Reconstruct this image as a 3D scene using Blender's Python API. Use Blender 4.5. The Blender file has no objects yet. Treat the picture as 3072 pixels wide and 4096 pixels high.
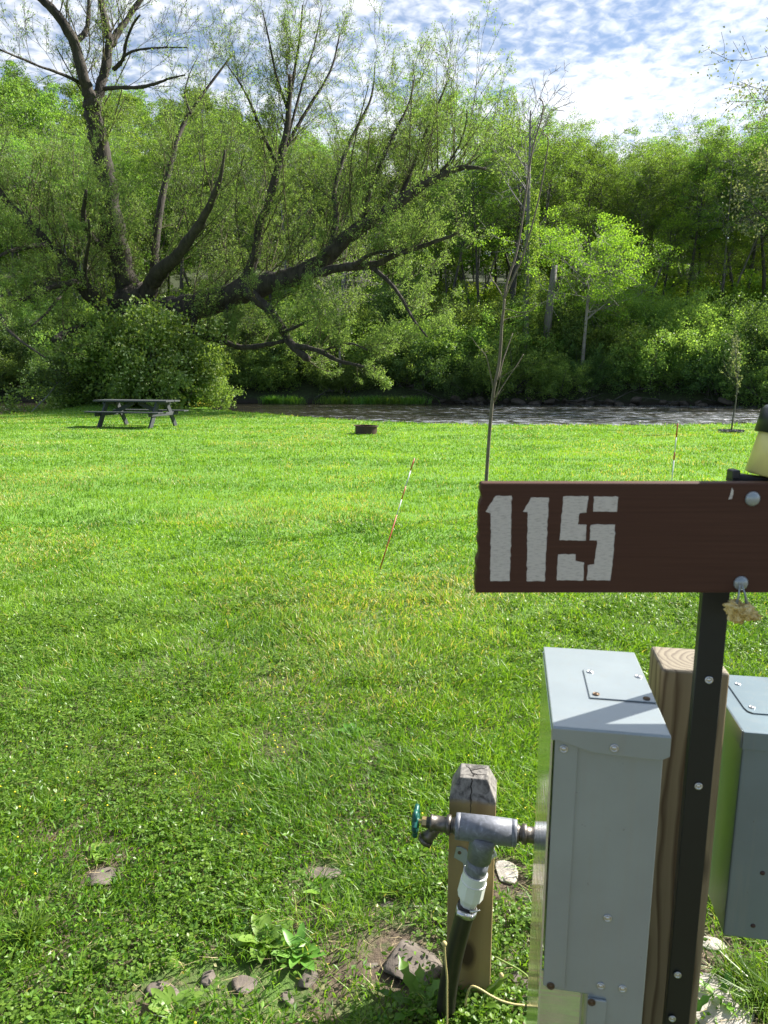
import bpy, math, random
import numpy as np
from mathutils import Vector, Matrix
sc = bpy.context.scene
C = sc.collection
R = math.radians
# ------------------------------------------------------------------ camera
F_PX = 2850.0; HOR = 1500.0; CAM_H = 1.5
PITCH = math.atan((2048 - HOR) / F_PX)
cam_d = bpy.data.cameras.new('camera'); cam = bpy.data.objects.new('camera', cam_d); C.objects.link(cam)
cam_d.sensor_fit = 'VERTICAL'; cam_d.sensor_height = 36; cam_d.sensor_width = 27
cam_d.lens = 36 * F_PX / 4096; cam_d.clip_start = 0.05; cam_d.clip_end = 3000
cam.location = (0, 0, CAM_H); cam.rotation_euler = (math.pi / 2 - PITCH, 0, 0)
cam_d.dof.use_dof = True; cam_d.dof.focus_distance = 4.0; cam_d.dof.aperture_fstop = 13
sc.camera = cam
# ------------------------------------------------------------------ sun and sky
SUN_AZ, SUN_EL = R(62), R(39)          # azimuth clockwise from +Y
sd = bpy.data.lights.new('sun', 'SUN'); sd.energy = 5.0; sd.angle = R(0.6); sd.color = (1.0, 0.95, 0.86)
sun = bpy.data.objects.new('sun', sd); C.objects.link(sun)
sv = Vector((math.sin(SUN_AZ) * math.cos(SUN_EL), math.cos(SUN_AZ) * math.cos(SUN_EL), math.sin(SUN_EL)))
sun.rotation_euler = sv.to_track_quat('Z', 'Y').to_euler(); sun.location = sv * 100
w = bpy.data.worlds.new('World'); sc.world = w; w.use_nodes = True
nt = w.node_tree; N = nt.nodes; Lk = nt.links; N.clear()
def wn(t, **k):
    n = N.new(t)
    for a, b in k.items(): setattr(n, a, b)
    return n
sky = wn('ShaderNodeTexSky', sky_type='NISHITA', sun_disc=False, sun_elevation=SUN_EL, sun_rotation=SUN_AZ, altitude=200, air_density=1.0, dust_density=0.25, ozone_density=3.0)
tc = wn('ShaderNodeTexCoord'); sep = wn('ShaderNodeSeparateXYZ'); Lk.new(tc.outputs['Generated'], sep.inputs[0])
mz = wn('ShaderNodeMath', operation='MAXIMUM'); Lk.new(sep.outputs[2], mz.inputs[0]); mz.inputs[1].default_value = 0.02
mz2 = wn('ShaderNodeMath', operation='ADD'); Lk.new(mz.outputs[0], mz2.inputs[0]); mz2.inputs[1].default_value = 0.12
dx = wn('ShaderNodeMath', operation='DIVIDE'); Lk.new(sep.outputs[0], dx.inputs[0]); Lk.new(mz2.outputs[0], dx.inputs[1])
dy = wn('ShaderNodeMath', operation='DIVIDE'); Lk.new(sep.outputs[1], dy.inputs[0]); Lk.new(mz2.outputs[0], dy.inputs[1])
cb = wn('ShaderNodeCombineXYZ'); Lk.new(dx.outputs[0], cb.inputs[0]); Lk.new(dy.outputs[0], cb.inputs[1])
mpw = wn('ShaderNodeMapping'); Lk.new(cb.outputs[0], mpw.inputs[0]); mpw.inputs['Rotation'].default_value = (0, 0, R(-28)); mpw.inputs['Scale'].default_value = (1.0, 1.0, 1); mpw.inputs['Location'].default_value = (3.1, 1.7, 0)
def wnoise(scale, detail, rough, dist=0.0):
    n = wn('ShaderNodeTexNoise'); n.inputs['Scale'].default_value = scale; n.inputs['Detail'].default_value = detail
    n.inputs['Roughness'].default_value = rough; n.inputs['Distortion'].default_value = dist
    Lk.new(mpw.outputs[0], n.inputs['Vector']); return n
n1 = wnoise(1.3, 3, .5, .3); n2 = wnoise(25.0, 3, .55, .3); n3 = wnoise(4.5, 3, .5)
def wm(op, a, b):
    m = wn('ShaderNodeMath', operation=op)
    for i, v in enumerate((a, b)):
        if isinstance(v, (int, float)): m.inputs[i].default_value = v
        else: Lk.new(v, m.inputs[i])
    return m.outputs[0]
s = wm('ADD', wm('ADD', wm('MULTIPLY', n1.outputs[0], 1.0), wm('MULTIPLY', n3.outputs[0], .55)), wm('MULTIPLY', n2.outputs[0], .9))
s = wm('ADD', s, wm('MULTIPLY', dx.outputs[0], 0.06))
s = wm('SUBTRACT', s, wm('MINIMUM', wm('MAXIMUM', wm('MULTIPLY', dy.outputs[0], -.8), 0.0), 0.7))  # unseen clouds behind the camera thinned to cut fill light on front faces
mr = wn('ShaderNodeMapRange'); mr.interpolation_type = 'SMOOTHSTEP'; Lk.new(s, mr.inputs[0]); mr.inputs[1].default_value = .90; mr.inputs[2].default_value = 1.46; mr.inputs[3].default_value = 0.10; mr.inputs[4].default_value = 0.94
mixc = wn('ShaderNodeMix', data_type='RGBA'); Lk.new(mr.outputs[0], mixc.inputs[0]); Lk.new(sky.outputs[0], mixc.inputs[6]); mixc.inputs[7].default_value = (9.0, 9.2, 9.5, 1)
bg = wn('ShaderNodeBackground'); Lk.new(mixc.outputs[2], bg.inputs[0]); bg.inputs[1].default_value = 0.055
wo = wn('ShaderNodeOutputWorld'); Lk.new(bg.outputs[0], wo.inputs[0])
sc.view_settings.view_transform = 'Standard'; sc.view_settings.look = 'None'; sc.view_settings.exposure = 1.42; sc.view_settings.gamma = 1.0; sc.view_settings.use_curve_mapping = False
sc.cycles.max_bounces = 5; sc.cycles.diffuse_bounces = 4; sc.cycles.glossy_bounces = 3; sc.cycles.transmission_bounces = 4; sc.cycles.use_denoising = True; sc.cycles.sample_clamp_direct = 8; sc.cycles.sample_clamp_indirect = 4
sc.cycles.caustics_reflective = False; sc.cycles.caustics_refractive = False
# ------------------------------------------------------------------ geometry helpers
CP, SP = math.cos(PITCH), math.sin(PITCH)
def ray(x, y):
    a = (x - 1536) / F_PX; b = -(y - 2048) / F_PX
    return np.array([a, CP + b * SP, b * CP - SP])
def P(x, y, Y):
    r = ray(x, y); return np.array([0, 0, CAM_H]) + r * (Y / r[1])
def G(x, y, z=0.0):
    r = ray(x, y); return np.array([0, 0, CAM_H]) + r * ((z - CAM_H) / r[2])
def nrm(v):
    v = np.asarray(v, float); return v / np.maximum(np.linalg.norm(v, axis=-1, keepdims=True), 1e-9)
_nz = {}
def vnoise(x, y, scale, seed):
    if seed not in _nz: _nz[seed] = np.random.default_rng(seed).random((257, 257))
    g = _nz[seed]; X = np.asarray(x) * scale + 1000.3; Y = np.asarray(y) * scale + 1000.7
    xi = np.floor(X).astype(int); yi = np.floor(Y).astype(int); fx = X - xi; fy = Y - yi
    fx = fx * fx * (3 - 2 * fx); fy = fy * fy * (3 - 2 * fy)
    a = g[xi % 256, yi % 256]; b = g[(xi + 1) % 256, yi % 256]; c = g[xi % 256, (yi + 1) % 256]; d = g[(xi + 1) % 256, (yi + 1) % 256]
    return (a * (1 - fx) + b * fx) * (1 - fy) + (c * (1 - fx) + d * fx) * fy
def fbm(x, y, scale, seed, oct=3):
    t = 0; a = 1; s_ = 0
    for o in range(oct):
        t = t + a * vnoise(x, y, scale * 2 ** o, seed + o); s_ += a; a *= .5
    return t / s_
class MB:
    """collects vertex / face blocks of one face size, builds ONE mesh object"""
    def __init__(s): s.v = []; s.f = {}; s.n = 0; s.a = {}
    def add(s, v, f, rnd=None):
        v = np.asarray(v, np.float32).reshape(-1, 3); f = np.asarray(f, np.int64); k = f.shape[1]
        s.v.append(v); s.f.setdefault(k, []).append(f + s.n); s.n += len(v)
        if rnd is None: rnd = np.zeros(len(f), np.float32)
        s.a.setdefault(k, []).append(np.broadcast_to(np.asarray(rnd, np.float32), (len(f),)))
    def mesh(s, name, smooth=False):
        me = bpy.data.meshes.new(name); V = np.concatenate(s.v); me.vertices.add(len(V)); me.vertices.foreach_set('co', V.ravel())
        li = []; tot = []; at = []
        for k in s.f:
            f = np.concatenate(s.f[k]); li.append(f.ravel()); tot.append(np.full(len(f), k)); at.append(np.concatenate(s.a[k]))
        li = np.concatenate(li); tot = np.concatenate(tot); st = np.concatenate(([0], np.cumsum(tot)[:-1]))
        me.loops.add(len(li)); me.loops.foreach_set('vertex_index', li.astype(np.int32))
        me.polygons.add(len(tot)); me.polygons.foreach_set('loop_start', st.astype(np.int32))
        try: me.polygons.foreach_set('loop_total', tot.astype(np.int32))
        except Exception: pass
        me.polygons.foreach_set('use_smooth', np.full(len(tot), smooth))
        A = me.attributes.new('rnd', 'FLOAT', 'FACE'); A.data.foreach_set('value', np.concatenate(at))
        me.update(calc_edges=True); me.validate(); return me
    def build(s, name, mat, parent=None, smooth=False):
        return link(name, s.mesh(name, smooth), mat, parent)
    # --- shapes
    def box(s, c, size, u=(1, 0, 0), v=(0, 1, 0), w=(0, 0, 1), rnd=None):
        c = np.asarray(c, float); u = nrm(u) * size[0] / 2; v = nrm(v) * size[1] / 2; w = nrm(w) * size[2] / 2
        V = [c + a * u + b * v + d * w for d in (-1, 1) for a, b in ((-1, -1), (1, -1), (1, 1), (-1, 1))]
        s.add(V, [(3, 2, 1, 0), (4, 5, 6, 7), (0, 1, 5, 4), (1, 2, 6, 5), (2, 3, 7, 6), (3, 0, 4, 7)], rnd); return s
    def prism(s, poly, off, rnd=None):
        """closed polygon (N,3) extruded by the vector off"""
        poly = np.asarray(poly, float); n = len(poly); s.add(np.vstack([poly, poly + np.asarray(off)]), [list(range(n))[::-1]], rnd)
        b = s.n - 2 * n; s.f[n].append(np.array([[b + n + i for i in range(n)]])); s.a[n].append(np.zeros(1, np.float32))
        q = np.array([[b + i, b + (i + 1) % n, b + n + (i + 1) % n, b + n + i] for i in range(n)]); s.f.setdefault(4, []).append(q); s.a.setdefault(4, []).append(np.zeros(n, np.float32)); return s
    def tubes(s, pts, rad, k=6, cap=True, rnd=None):
        """pts (N,S,3), rad (N,S): tapered tubes"""
        pts = np.asarray(pts, float); rad = np.asarray(rad, float)
        if pts.ndim == 2: pts = pts[None]; rad = np.broadcast_to(rad, pts.shape[:2])
        n, S, _ = pts.shape; T = nrm(np.gradient(pts, axis=1))
        m = nrm(pts[:, -1] - pts[:, 0]); ref = np.where(np.abs(m[:, 2:3]) > .8, np.array([[1., .1, 0]]), np.array([[.1, .05, 1.]]))[:, None]
        A = nrm(np.cross(T, ref)); B = np.cross(T, A); th = np.arange(k) * 2 * math.pi / k
        ring = pts[:, :, None] + rad[:, :, None, None] * (A[:, :, None] * np.cos(th)[:, None] + B[:, :, None] * np.sin(th)[:, None])
        base = (np.arange(n) * S * k)[:, None, None] + (np.arange(S - 1) * k)[None, :, None]; j = np.arange(k); j2 = (j + 1) % k
        q = np.stack([base + j, base + j2, base + k + j2, base + k + j], -1).reshape(-1, 4)
        s.add(ring.reshape(-1, 3), q, None if rnd is None else np.repeat(rnd, (S - 1) * k))
        if cap:
            b = s.n - n * S * k
            for e, o in ((0, 1), (S - 1, -1)):
                f = (b + (np.arange(n) * S + e)[:, None] * k + np.arange(k)[None, ::-o]); s.f.setdefault(k, []).append(f); s.a.setdefault(k, []).append(np.zeros(n, np.float32))
        return s
    def lathe(s, c, axis, prof, k=20):
        """prof: list of (distance along axis, radius)"""
        c = np.asarray(c, float); ax = nrm(axis); ref = np.array([0, 0, 1.]) if abs(ax[2]) < .8 else np.array([1., 0, 0]); A = nrm(np.cross(ax, ref)); B = np.cross(ax, A)
        th = np.arange(k) * 2 * math.pi / k; V = np.array([[c + ax * h + r * (A * math.cos(t) + B * math.sin(t)) for t in th] for h, r in prof]); m = len(prof)
        q = [(i * k + j, i * k + (j + 1) % k, (i + 1) * k + (j + 1) % k, (i + 1) * k + j) for i in range(m - 1) for j in range(k)]
        s.add(V.reshape(-1, 3), q); b = s.n - m * k; s.f.setdefault(k, []).append(np.array([[b + j for j in range(k)][::-1], [b + (m - 1) * k + j for j in range(k)]])); s.a.setdefault(k, []).append(np.zeros(2, np.float32)); return s
def link(name, me, mat, parent=None):
    o = bpy.data.objects.new(name, me); C.objects.link(o)
    if mat is not None and len(me.materials) == 0: me.materials.append(mat)
    if parent is not None: o.parent = parent
    return o
def tag(o, label, cat, group=None, kind=None):
    o['label'] = label; o['category'] = cat
    if group: o['group'] = group
    if kind: o['kind'] = kind
    return o
def empty(name, loc, label, cat, group=None):
    o = bpy.data.objects.new(name, None); o.empty_display_size = .2; C.objects.link(o); o.location = [float(t) for t in loc]; return tag(o, label, cat, group)
def keep(o, root):       # part was modelled in world coordinates: keep it there under its root
    o.parent = root; o.matrix_parent_inverse = Matrix.Translation(-Vector(root.location)); return o
def bevel(o, wdt=.003, seg=2):
    m = o.modifiers.new('bevel', 'BEVEL'); m.width = wdt; m.segments = seg; m.limit_method = 'ANGLE'; return o
# ------------------------------------------------------------------ materials
def newmat(name):
    m = bpy.data.materials.new(name); m.use_nodes = True; m.node_tree.nodes.clear(); return m, m.node_tree
class NT:
    def __init__(s, name):
        s.m, s.t = newmat(name); s.N = s.t.nodes; s.L = s.t.links; s.out = s.N.new('ShaderNodeOutputMaterial')
    def n(s, typ, ins=None, **k):
        q = s.N.new(typ)
        for a, b in k.items(): setattr(q, a, b)
        for a, b in (ins or {}).items():
            if isinstance(b, bpy.types.NodeSocket): s.L.new(b, q.inputs[a])
            else: q.inputs[a].default_value = b
        return q
    def noise(s, vec, scale, detail=3, rough=.55, dist=0.):
        return s.n('ShaderNodeTexNoise', {'Vector': vec, 'Scale': scale, 'Detail': detail, 'Roughness': rough, 'Distortion': dist}).outputs[0]
    def math(s, op, a, b=0.):
        return s.n('ShaderNodeMath', {0: a, 1: b}, operation=op).outputs[0]
    def ramp(s, fac, stops):
        r = s.n('ShaderNodeValToRGB', {0: fac}); e = r.color_ramp.elements
        for i, (p, c) in enumerate(stops):
            q = e[i] if i < 2 else e.new(p)
            q.position = p; q.color = (*c, 1)
        return r.outputs[0]
    def mix(s, f, a, b, mode='MIX'):
        for_ = {0: f, 6: a if isinstance(a, bpy.types.NodeSocket) else (*a, 1), 7: b if isinstance(b, bpy.types.NodeSocket) else (*b, 1)}
        return s.n('ShaderNodeMix', for_, data_type='RGBA', blend_type=mode).outputs[2]
    def obj(s): return s.n('ShaderNodeTexCoord').outputs['Object']
    def pos(s): return s.n('ShaderNodeNewGeometry').outputs['Position']
    def map(s, vec, scale=(1, 1, 1), rot=(0, 0, 0), loc=(0, 0, 0)):
        return s.n('ShaderNodeMapping', {'Vector': vec, 'Scale': scale, 'Rotation': rot, 'Location': loc}).outputs[0]
    def pbr(s, col, rough=.6, metal=0., bump=None, bs=.3, bd=.01, **extra):
        p = s.n('ShaderNodeBsdfPrincipled', {'Base Color': col if isinstance(col, bpy.types.NodeSocket) else (*col, 1), 'Roughness': rough, 'Metallic': metal, **extra})
        if bump is not None: s.L.new(s.n('ShaderNodeBump', {'Height': bump, 'Strength': bs, 'Distance': bd}).outputs[0], p.inputs['Normal'])
        s.L.new(p.outputs[0], s.out.inputs[0]); return s.m
def leaf_mat(name, c0, c1, trans=.45, tcol=(1.25, 1.15, .5), var=.25, gloss=.018):
    t = NT(name); a = t.n('ShaderNodeAttribute', attribute_name='rnd').outputs['Fac']
    col = t.ramp(a, [(0, c0), (1, c1)])
    oi = t.n('ShaderNodeObjectInfo').outputs['Random']
    hs = t.n('ShaderNodeHueSaturation', {'Color': col, 'Value': t.math('ADD', t.math('MULTIPLY', oi, var * 2), 1 - var), 'Hue': t.math('ADD', t.math('MULTIPLY', oi, .03), .485), 'Saturation': .95}).outputs[0]
    d = t.n('ShaderNodeBsdfDiffuse', {'Color': hs}).outputs[0]
    tr = t.n('ShaderNodeBsdfTranslucent', {'Color': t.mix(1., hs, tcol, 'MULTIPLY')}).outputs[0]
    m1 = t.n('ShaderNodeMixShader', {0: trans, 1: d, 2: tr}).outputs[0]
    g = t.n('ShaderNodeBsdfGlossy', {'Color': (1, 1, 1, 1), 'Roughness': .38}).outputs[0]
    m2 = t.n('ShaderNodeMixShader', {0: gloss, 1: m1, 2: g}).outputs[0]
    t.L.new(m2, t.out.inputs[0]); return t.m
M = {}
M['leaf_forest'] = leaf_mat('leaf_forest', (.10, .21, .032), (.26, .42, .065), .55, (1.15, 1.15, .55), var=.3)
M['leaf_bright'] = leaf_mat('leaf_bright', (.15, .29, .02), (.32, .50, .05), .55, var=.15)
M['leaf_olive'] = leaf_mat('leaf_olive', (.10, .18, .03), (.24, .35, .065), .5, (1.15, 1.15, .55), var=.25)
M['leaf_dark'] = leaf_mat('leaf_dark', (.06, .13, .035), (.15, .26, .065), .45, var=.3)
M['leaf_bush'] = leaf_mat('leaf_bush', (.12, .24, .045), (.31, .47, .10), .55, (1.2, 1.15, .55), var=.25)
M['leaf_willow'] = leaf_mat('leaf_willow', (.13, .23, .05), (.29, .42, .11), .58, (1.12, 1.12, .6), var=.12)
M['leaf_silver'] = leaf_mat('leaf_silver', (.12, .17, .10), (.26, .32, .19), .45, var=.1)
M['weed'] = leaf_mat('weed', (.06, .17, .012), (.19, .36, .035), .45, var=.15, gloss=.02)
M['weed_bright'] = leaf_mat('weed_bright', (.12, .28, .03), (.22, .40, .06), .4, var=.1)
M['weed_dry'] = leaf_mat('weed_dry', (.20, .24, .07), (.34, .33, .15), .3, var=.1)
def bark(name, c0, c1, scale=6, bs=.7):
    t = NT(name); o = t.obj(); n = t.noise(t.map(o, (scale, scale, scale * .22)), 1.0, 6, .68, .6); n2 = t.noise(o, 1.3, 3)
    col = t.mix(n2, t.ramp(n, [(.32, c0), (.68, c1)]), t.ramp(n, [(.3, tuple(x * .75 for x in c0)), (.7, tuple(x * .8 for x in c1))]))
    return t.pbr(col, .9, 0, n, bs, .06)
M['bark_willow'] = bark('bark_willow', (.014, .011, .009), (.085, .070, .055), 5, 1.0)
M['twig_willow'] = bark('twig_willow', (.055, .05, .02), (.12, .11, .045), 5, .2)
M['bark_pale'] = bark('bark_pale', (.20, .18, .16), (.40, .37, .33), 5)
M['bark_forest'] = bark('bark_forest', (.045, .04, .036), (.13, .12, .105), 4)
M['bark_grey'] = bark('bark_grey', (.14, .13, .13), (.28, .265, .26), 4)
M['bark_sapling'] = bark('bark_sapling', (.11, .085, .065), (.22, .18, .14), 30, .2)
def plain(name, col, rough=.5, metal=0., var=.12, scale=20, **k):
    t = NT(name); o = t.obj(); n = t.noise(o, scale, 4)
    c = t.ramp(n, [(.25, tuple(x * (1 - var) for x in col)), (.75, tuple(min(1, x * (1 + var)) for x in col))])
    return t.pbr(c, rough, metal, n, .08, .002, **k)
M['table_wood'] = plain('table_wood', (.045, .05, .056), .75, 0, .25, 9)
M['rust'] = plain('rust', (.055, .026, .022), .55, .2, .35, 12)
M['red'] = plain('red', (.42, .055, .03), .45); M['white'] = plain('white', (.72, .74, .72), .4)
M['steel'] = plain('steel', (.55, .56, .58), .32, .9); M['screw_dark'] = plain('screw_dark', (.12, .08, .05), .5, .7)
M['brass'] = plain('brass', (.50, .36, .16), .38, .9); M['old_brass'] = plain('old_brass', (.15, .135, .12), .42, .8, .3, 60)
M['teal'] = plain('teal', (.005, .085, .070), .4, .1, .3, 80)
M['black_plastic'] = plain('black_plastic', (.018, .02, .026), .35)
M['green_paint'] = plain('green_paint', (.003, .006, .006), .5, 0., .3)
M['hose'] = plain('hose', (.017, .014, .012), .42, 0, .3, 40)
M['white_pvc'] = plain('white_pvc', (.78, .79, .76), .35, 0, .05); M['stem_pale'] = plain('stem_pale', (.50, .42, .18), .6, 0, .2, 30); M['stem_green'] = plain('stem_green', (.22, .32, .08), .6)
M['pale_tube'] = plain('pale_tube', (.74, .68, .24), .3, 0, .08, 40)
M['cream'] = plain('cream', (.66, .72, .34), .7, 0, .05); M['yellow'] = plain('yellow', (.8, .65, .03), .6, 0, .05)
M['rail'] = plain('rail', (.03, .025, .028), .5, .4)
def pvc():
    t = NT('grey_pvc'); o = t.obj(); n = t.noise(t.map(o, (1, 1, 1)), 45, 5, .6, 1.5)
    n2 = t.noise(o, 130, 2)
    return t.pbr(t.ramp(n, [(.38, (.13, .14, .16)), (.60, (.19, .20, .235)), (.76, (.34, .36, .41))]), .42, 0, n2, .05, .001)
M['grey_pvc'] = pvc()
def boxpaint(name, col, r0=.3):
    t = NT(name); o = t.obj(); n = t.noise(o, 9, 4, .6); n2 = t.noise(o, 300, 2); st = t.noise(t.map(o, (70, 70, 3.5)), 1., 5, .7); sp = t.noise(o, 120, 3, .8)
    c = t.ramp(n, [(.3, tuple(x * .92 for x in col)), (.7, tuple(x * 1.05 for x in col))]); c = t.mix(t.n('ShaderNodeMapRange', {0: st, 1: .52, 2: .72, 4: .22}).outputs[0], c, (.30, .29, .25)); c = t.mix(t.n('ShaderNodeMapRange', {0: sp, 1: .70, 2: .74, 4: .6}).outputs[0], c, (.09, .06, .04))
    return t.pbr(c, t.math('ADD', t.math('MULTIPLY', n, .15), r0), .3, n2, .05, .0006, **{'Coat Weight': .9, 'Coat Roughness': .25})
M['box_grey'] = boxpaint('box_grey', (.29, .335, .352)); M['box_blue'] = boxpaint('box_blue', (.15, .21, .245))
t = NT('glossy_door'); o_ = t.obj(); M['glossy_door'] = t.pbr((.62, .68, .66), .06, .85, t.noise(t.map(o_, (.3, .3, 6)), 12, 3), .12, .01)
def signpaint():
    t = NT('sign_brown'); o = t.pos(); n = t.noise(t.map(o, (3, 3, 160)), 2.0, 4, .6); n2 = t.noise(o, 30, 4)
    c = t.mix(n2, t.ramp(n, [(.35, (.056, .023, .014)), (.65, (.084, .036, .023))]), (.070, .030, .019))
    return t.pbr(c, .6, 0, n, .12, .0012, **{'Specular IOR Level': .25})
M['sign_brown'] = signpaint()
t = NT('stencil_paint'); o_ = t.pos(); n_ = t.noise(t.map(o_, (40, 40, 260)), 3, 4, .65); M['stencil_paint'] = t.pbr(t.ramp(n_, [(.34, (.40, .36, .33)), (.5, (.62, .57, .52))]), .6, 0, n_, .1, .001)
def wood(name, light, dark, cx, cy, freq, weather=None, top=None):
    """growth rings round an off-centre pith: rings on the end grain, long stripes down the sides"""
    t = NT(name); o = t.obj(); wob = t.noise(t.map(o, (6, 6, 1.2)), 2.0, 3)
    sep = t.n('ShaderNodeSeparateXYZ', {0: o}); X = t.math('ADD', sep.outputs[0], t.math('MULTIPLY', t.math('SUBTRACT', wob, .5), .05)); Y = sep.outputs[1]
    X = t.math('SUBTRACT', X, cx); Y = t.math('SUBTRACT', Y, cy)
    r = t.math('SQRT', t.math('ADD', t.math('MULTIPLY', X, X), t.math('MULTIPLY', Y, Y)))
    fr = t.math('FRACT', t.math('MULTIPLY', r, freq)); fine = t.noise(t.map(o, (220, 220, 6)), 1.0, 4, .6)
    c = t.ramp(fr, [(0, light), (.45, tuple(.8 * a + .2 * b for a, b in zip(light, dark))), (.80, dark), (1, light)])
    c = t.mix(t.math('MULTIPLY', fine, .35), c, tuple(x * .6 for x in light))
    # knots: a few dark stretched spots
    vor = t.n('ShaderNodeTexVoronoi', {'Vector': t.map(o, (9, 9, 4.6), loc=(.3, .2, .45)), 'Scale': 1.0}).outputs['Distance']
    kn = t.ramp(vor, [(.12, (1, 1, 1)), (.22, (0, 0, 0))]); c = t.mix(t.n('ShaderNodeSeparateColor', {0: kn}).outputs[0], c, tuple(x * .35 for x in dark))
    if weather:
        g = t.ramp(t.math('ADD', sep.outputs[2], t.math('MULTIPLY', t.noise(o, 25, 4), .03)), [(.0, (0, 0, 0)), (1, (1, 1, 1))])
        hgt = t.n('ShaderNodeMapRange', {0: t.math('ADD', sep.outputs[2], t.math('MULTIPLY', t.noise(o, 30, 4), .02)), 1: weather[0], 2: weather[0] + .012}).outputs[0]
        wc = t.ramp(t.noise(o, 38, 5, .7, 1.2), [(.38, tuple(x * .25 for x in weather[1])), (.6, weather[1])]); c = t.mix(hgt, c, wc)
    if top:
        tf_ = t.n('ShaderNodeMapRange', {0: sep.outputs[2], 1: top - .004, 2: top}).outputs[0]; c = t.mix(tf_, c, t.mix(.25, t.mix(1., c, (.85, .95, 1.15), 'MULTIPLY'), (.22, .20, .18)))
    h = t.math('ADD', t.math('MULTIPLY', fr, -.5), t.math('MULTIPLY', fine, .6))
    return t.pbr(c, .8, 0, h, .45, .002)
M['post_wood'] = wood('post_wood', (.34, .26, .145), (.10, .058, .026), .012, .006, 105, top=1.0835)
M['post_old'] = wood('post_old', (.34, .25, .11), (.15, .085, .035), .01, .16, 62, weather=(.548, (.24, .225, .205)))
def rock_mat(name, a, b):
    t = NT(name); o = t.obj(); n = t.noise(o, 9, 6, .65); n2 = t.noise(t.map(o, (1, 1, 5)), 14, 4)
    return t.pbr(t.ramp(n, [(.3, a), (.7, b)]), .85, 0, t.math('ADD', n, n2), .5, .02)
M['rock'] = rock_mat('rock', (.07, .056, .046), (.19, .16, .135)); M['rock_pale'] = rock_mat('rock_pale', (.32, .285, .25), (.52, .48, .43)); M['riprap'] = rock_mat('riprap', (.045, .036, .028), (.13, .105, .085))
# ------------------------------------------------------------------ terrain
EX = [-80, -40, -14.9, -13.9, -13.3, -12.4, -10.6, -9.3, -7.4, -4.5, -2.06, 1.27, 7.25, 11.7, 40, 80]
EY = [14, 20.5, 27.4, 31, 38.6, 39.8, 39.2, 35.6, 31.4, 28, 25, 22.4, 21.7, 22.0, 24, 26]
FX = [-120, -33, -12, 0, 12, 25, 60, 120]; FY = [72, 60, 56.2, 55.5, 53.2, 50.4, 44, 36]
def shore(x): return np.interp(x, EX, EY) + .35 * (fbm(x, x * 0, .45, 5) - .5)
def farb(x): return np.interp(x, FX, FY) + 1.2 * (fbm(x, x * 0, .3, 9) - .5)
WATER = -.62
def hgt(x, y):
    x = np.asarray(x, float); y = np.asarray(y, float)
    a = y - shore(x); near = .06 * (fbm(x, y, .25, 21) - .5) + .012 * (fbm(x, y, 2.5, 25) - .5) * np.clip(1 - y / 9, 0, 1)
    mound = .30 * np.exp(-(((x + 11.7) / 3.2) ** 2 + ((y - 36.) / 4.5) ** 2)); near = near + mound
    t = np.clip(a / 1.5, 0, 1); z = near * (1 - t) + (-1.5) * t * t * (3 - 2 * t) / 1.0
    b = y - farb(x)
    bank = np.interp(b, [-1.5, -.2, .8, 4, 9, 10, 15, 26, 30], [-1.5, -.8, .1, 2.2, 5.0, 5.25, 5.25, 6.2, 7.2])
    ridge = np.interp(x / np.maximum(y, 1), [-.6, -.45, -.3, -.2, 0, .15, .35, .6], [49, 47, 49, 45, 29, 27, 29, 33])
    tt = np.clip((y - 84) / 82, 0, 1); hill = 7.2 + (ridge - 7.2) * (tt * .75 + .25 * tt * tt * (3 - 2 * tt)) + 6 * (fbm(x, y, .03, 31) - .5) * np.clip((y - 90) / 30, 0, 1)
    z2 = np.where(b < 30, np.where(y < 84, bank, np.maximum(bank, hill)), hill)
    return np.where(b > -1.5, z2, z)
def axis(a, b, f):  # non uniform axis
    out = [a]
    while out[-1] < b: out.append(out[-1] + f(out[-1]))
    return np.array(out)
gy = axis(-12., 420., lambda t: .12 if t < 4.5 else (.28 if t < 62 else (1.5 if t < 100 else 5)))
gx = axis(-260., 260., lambda t: .22 if abs(t + 2) < 18 else (.7 if abs(t) < 45 else 6))
XX, YY = np.meshgrid(gx, gy); ZZ = hgt(XX, YY); nx, ny = len(gx), len(gy)
idx = np.arange(nx * ny).reshape(ny, nx); q = np.stack([idx[:-1, :-1], idx[:-1, 1:], idx[1:, 1:], idx[1:, :-1]], -1).reshape(-1, 4)
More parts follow.
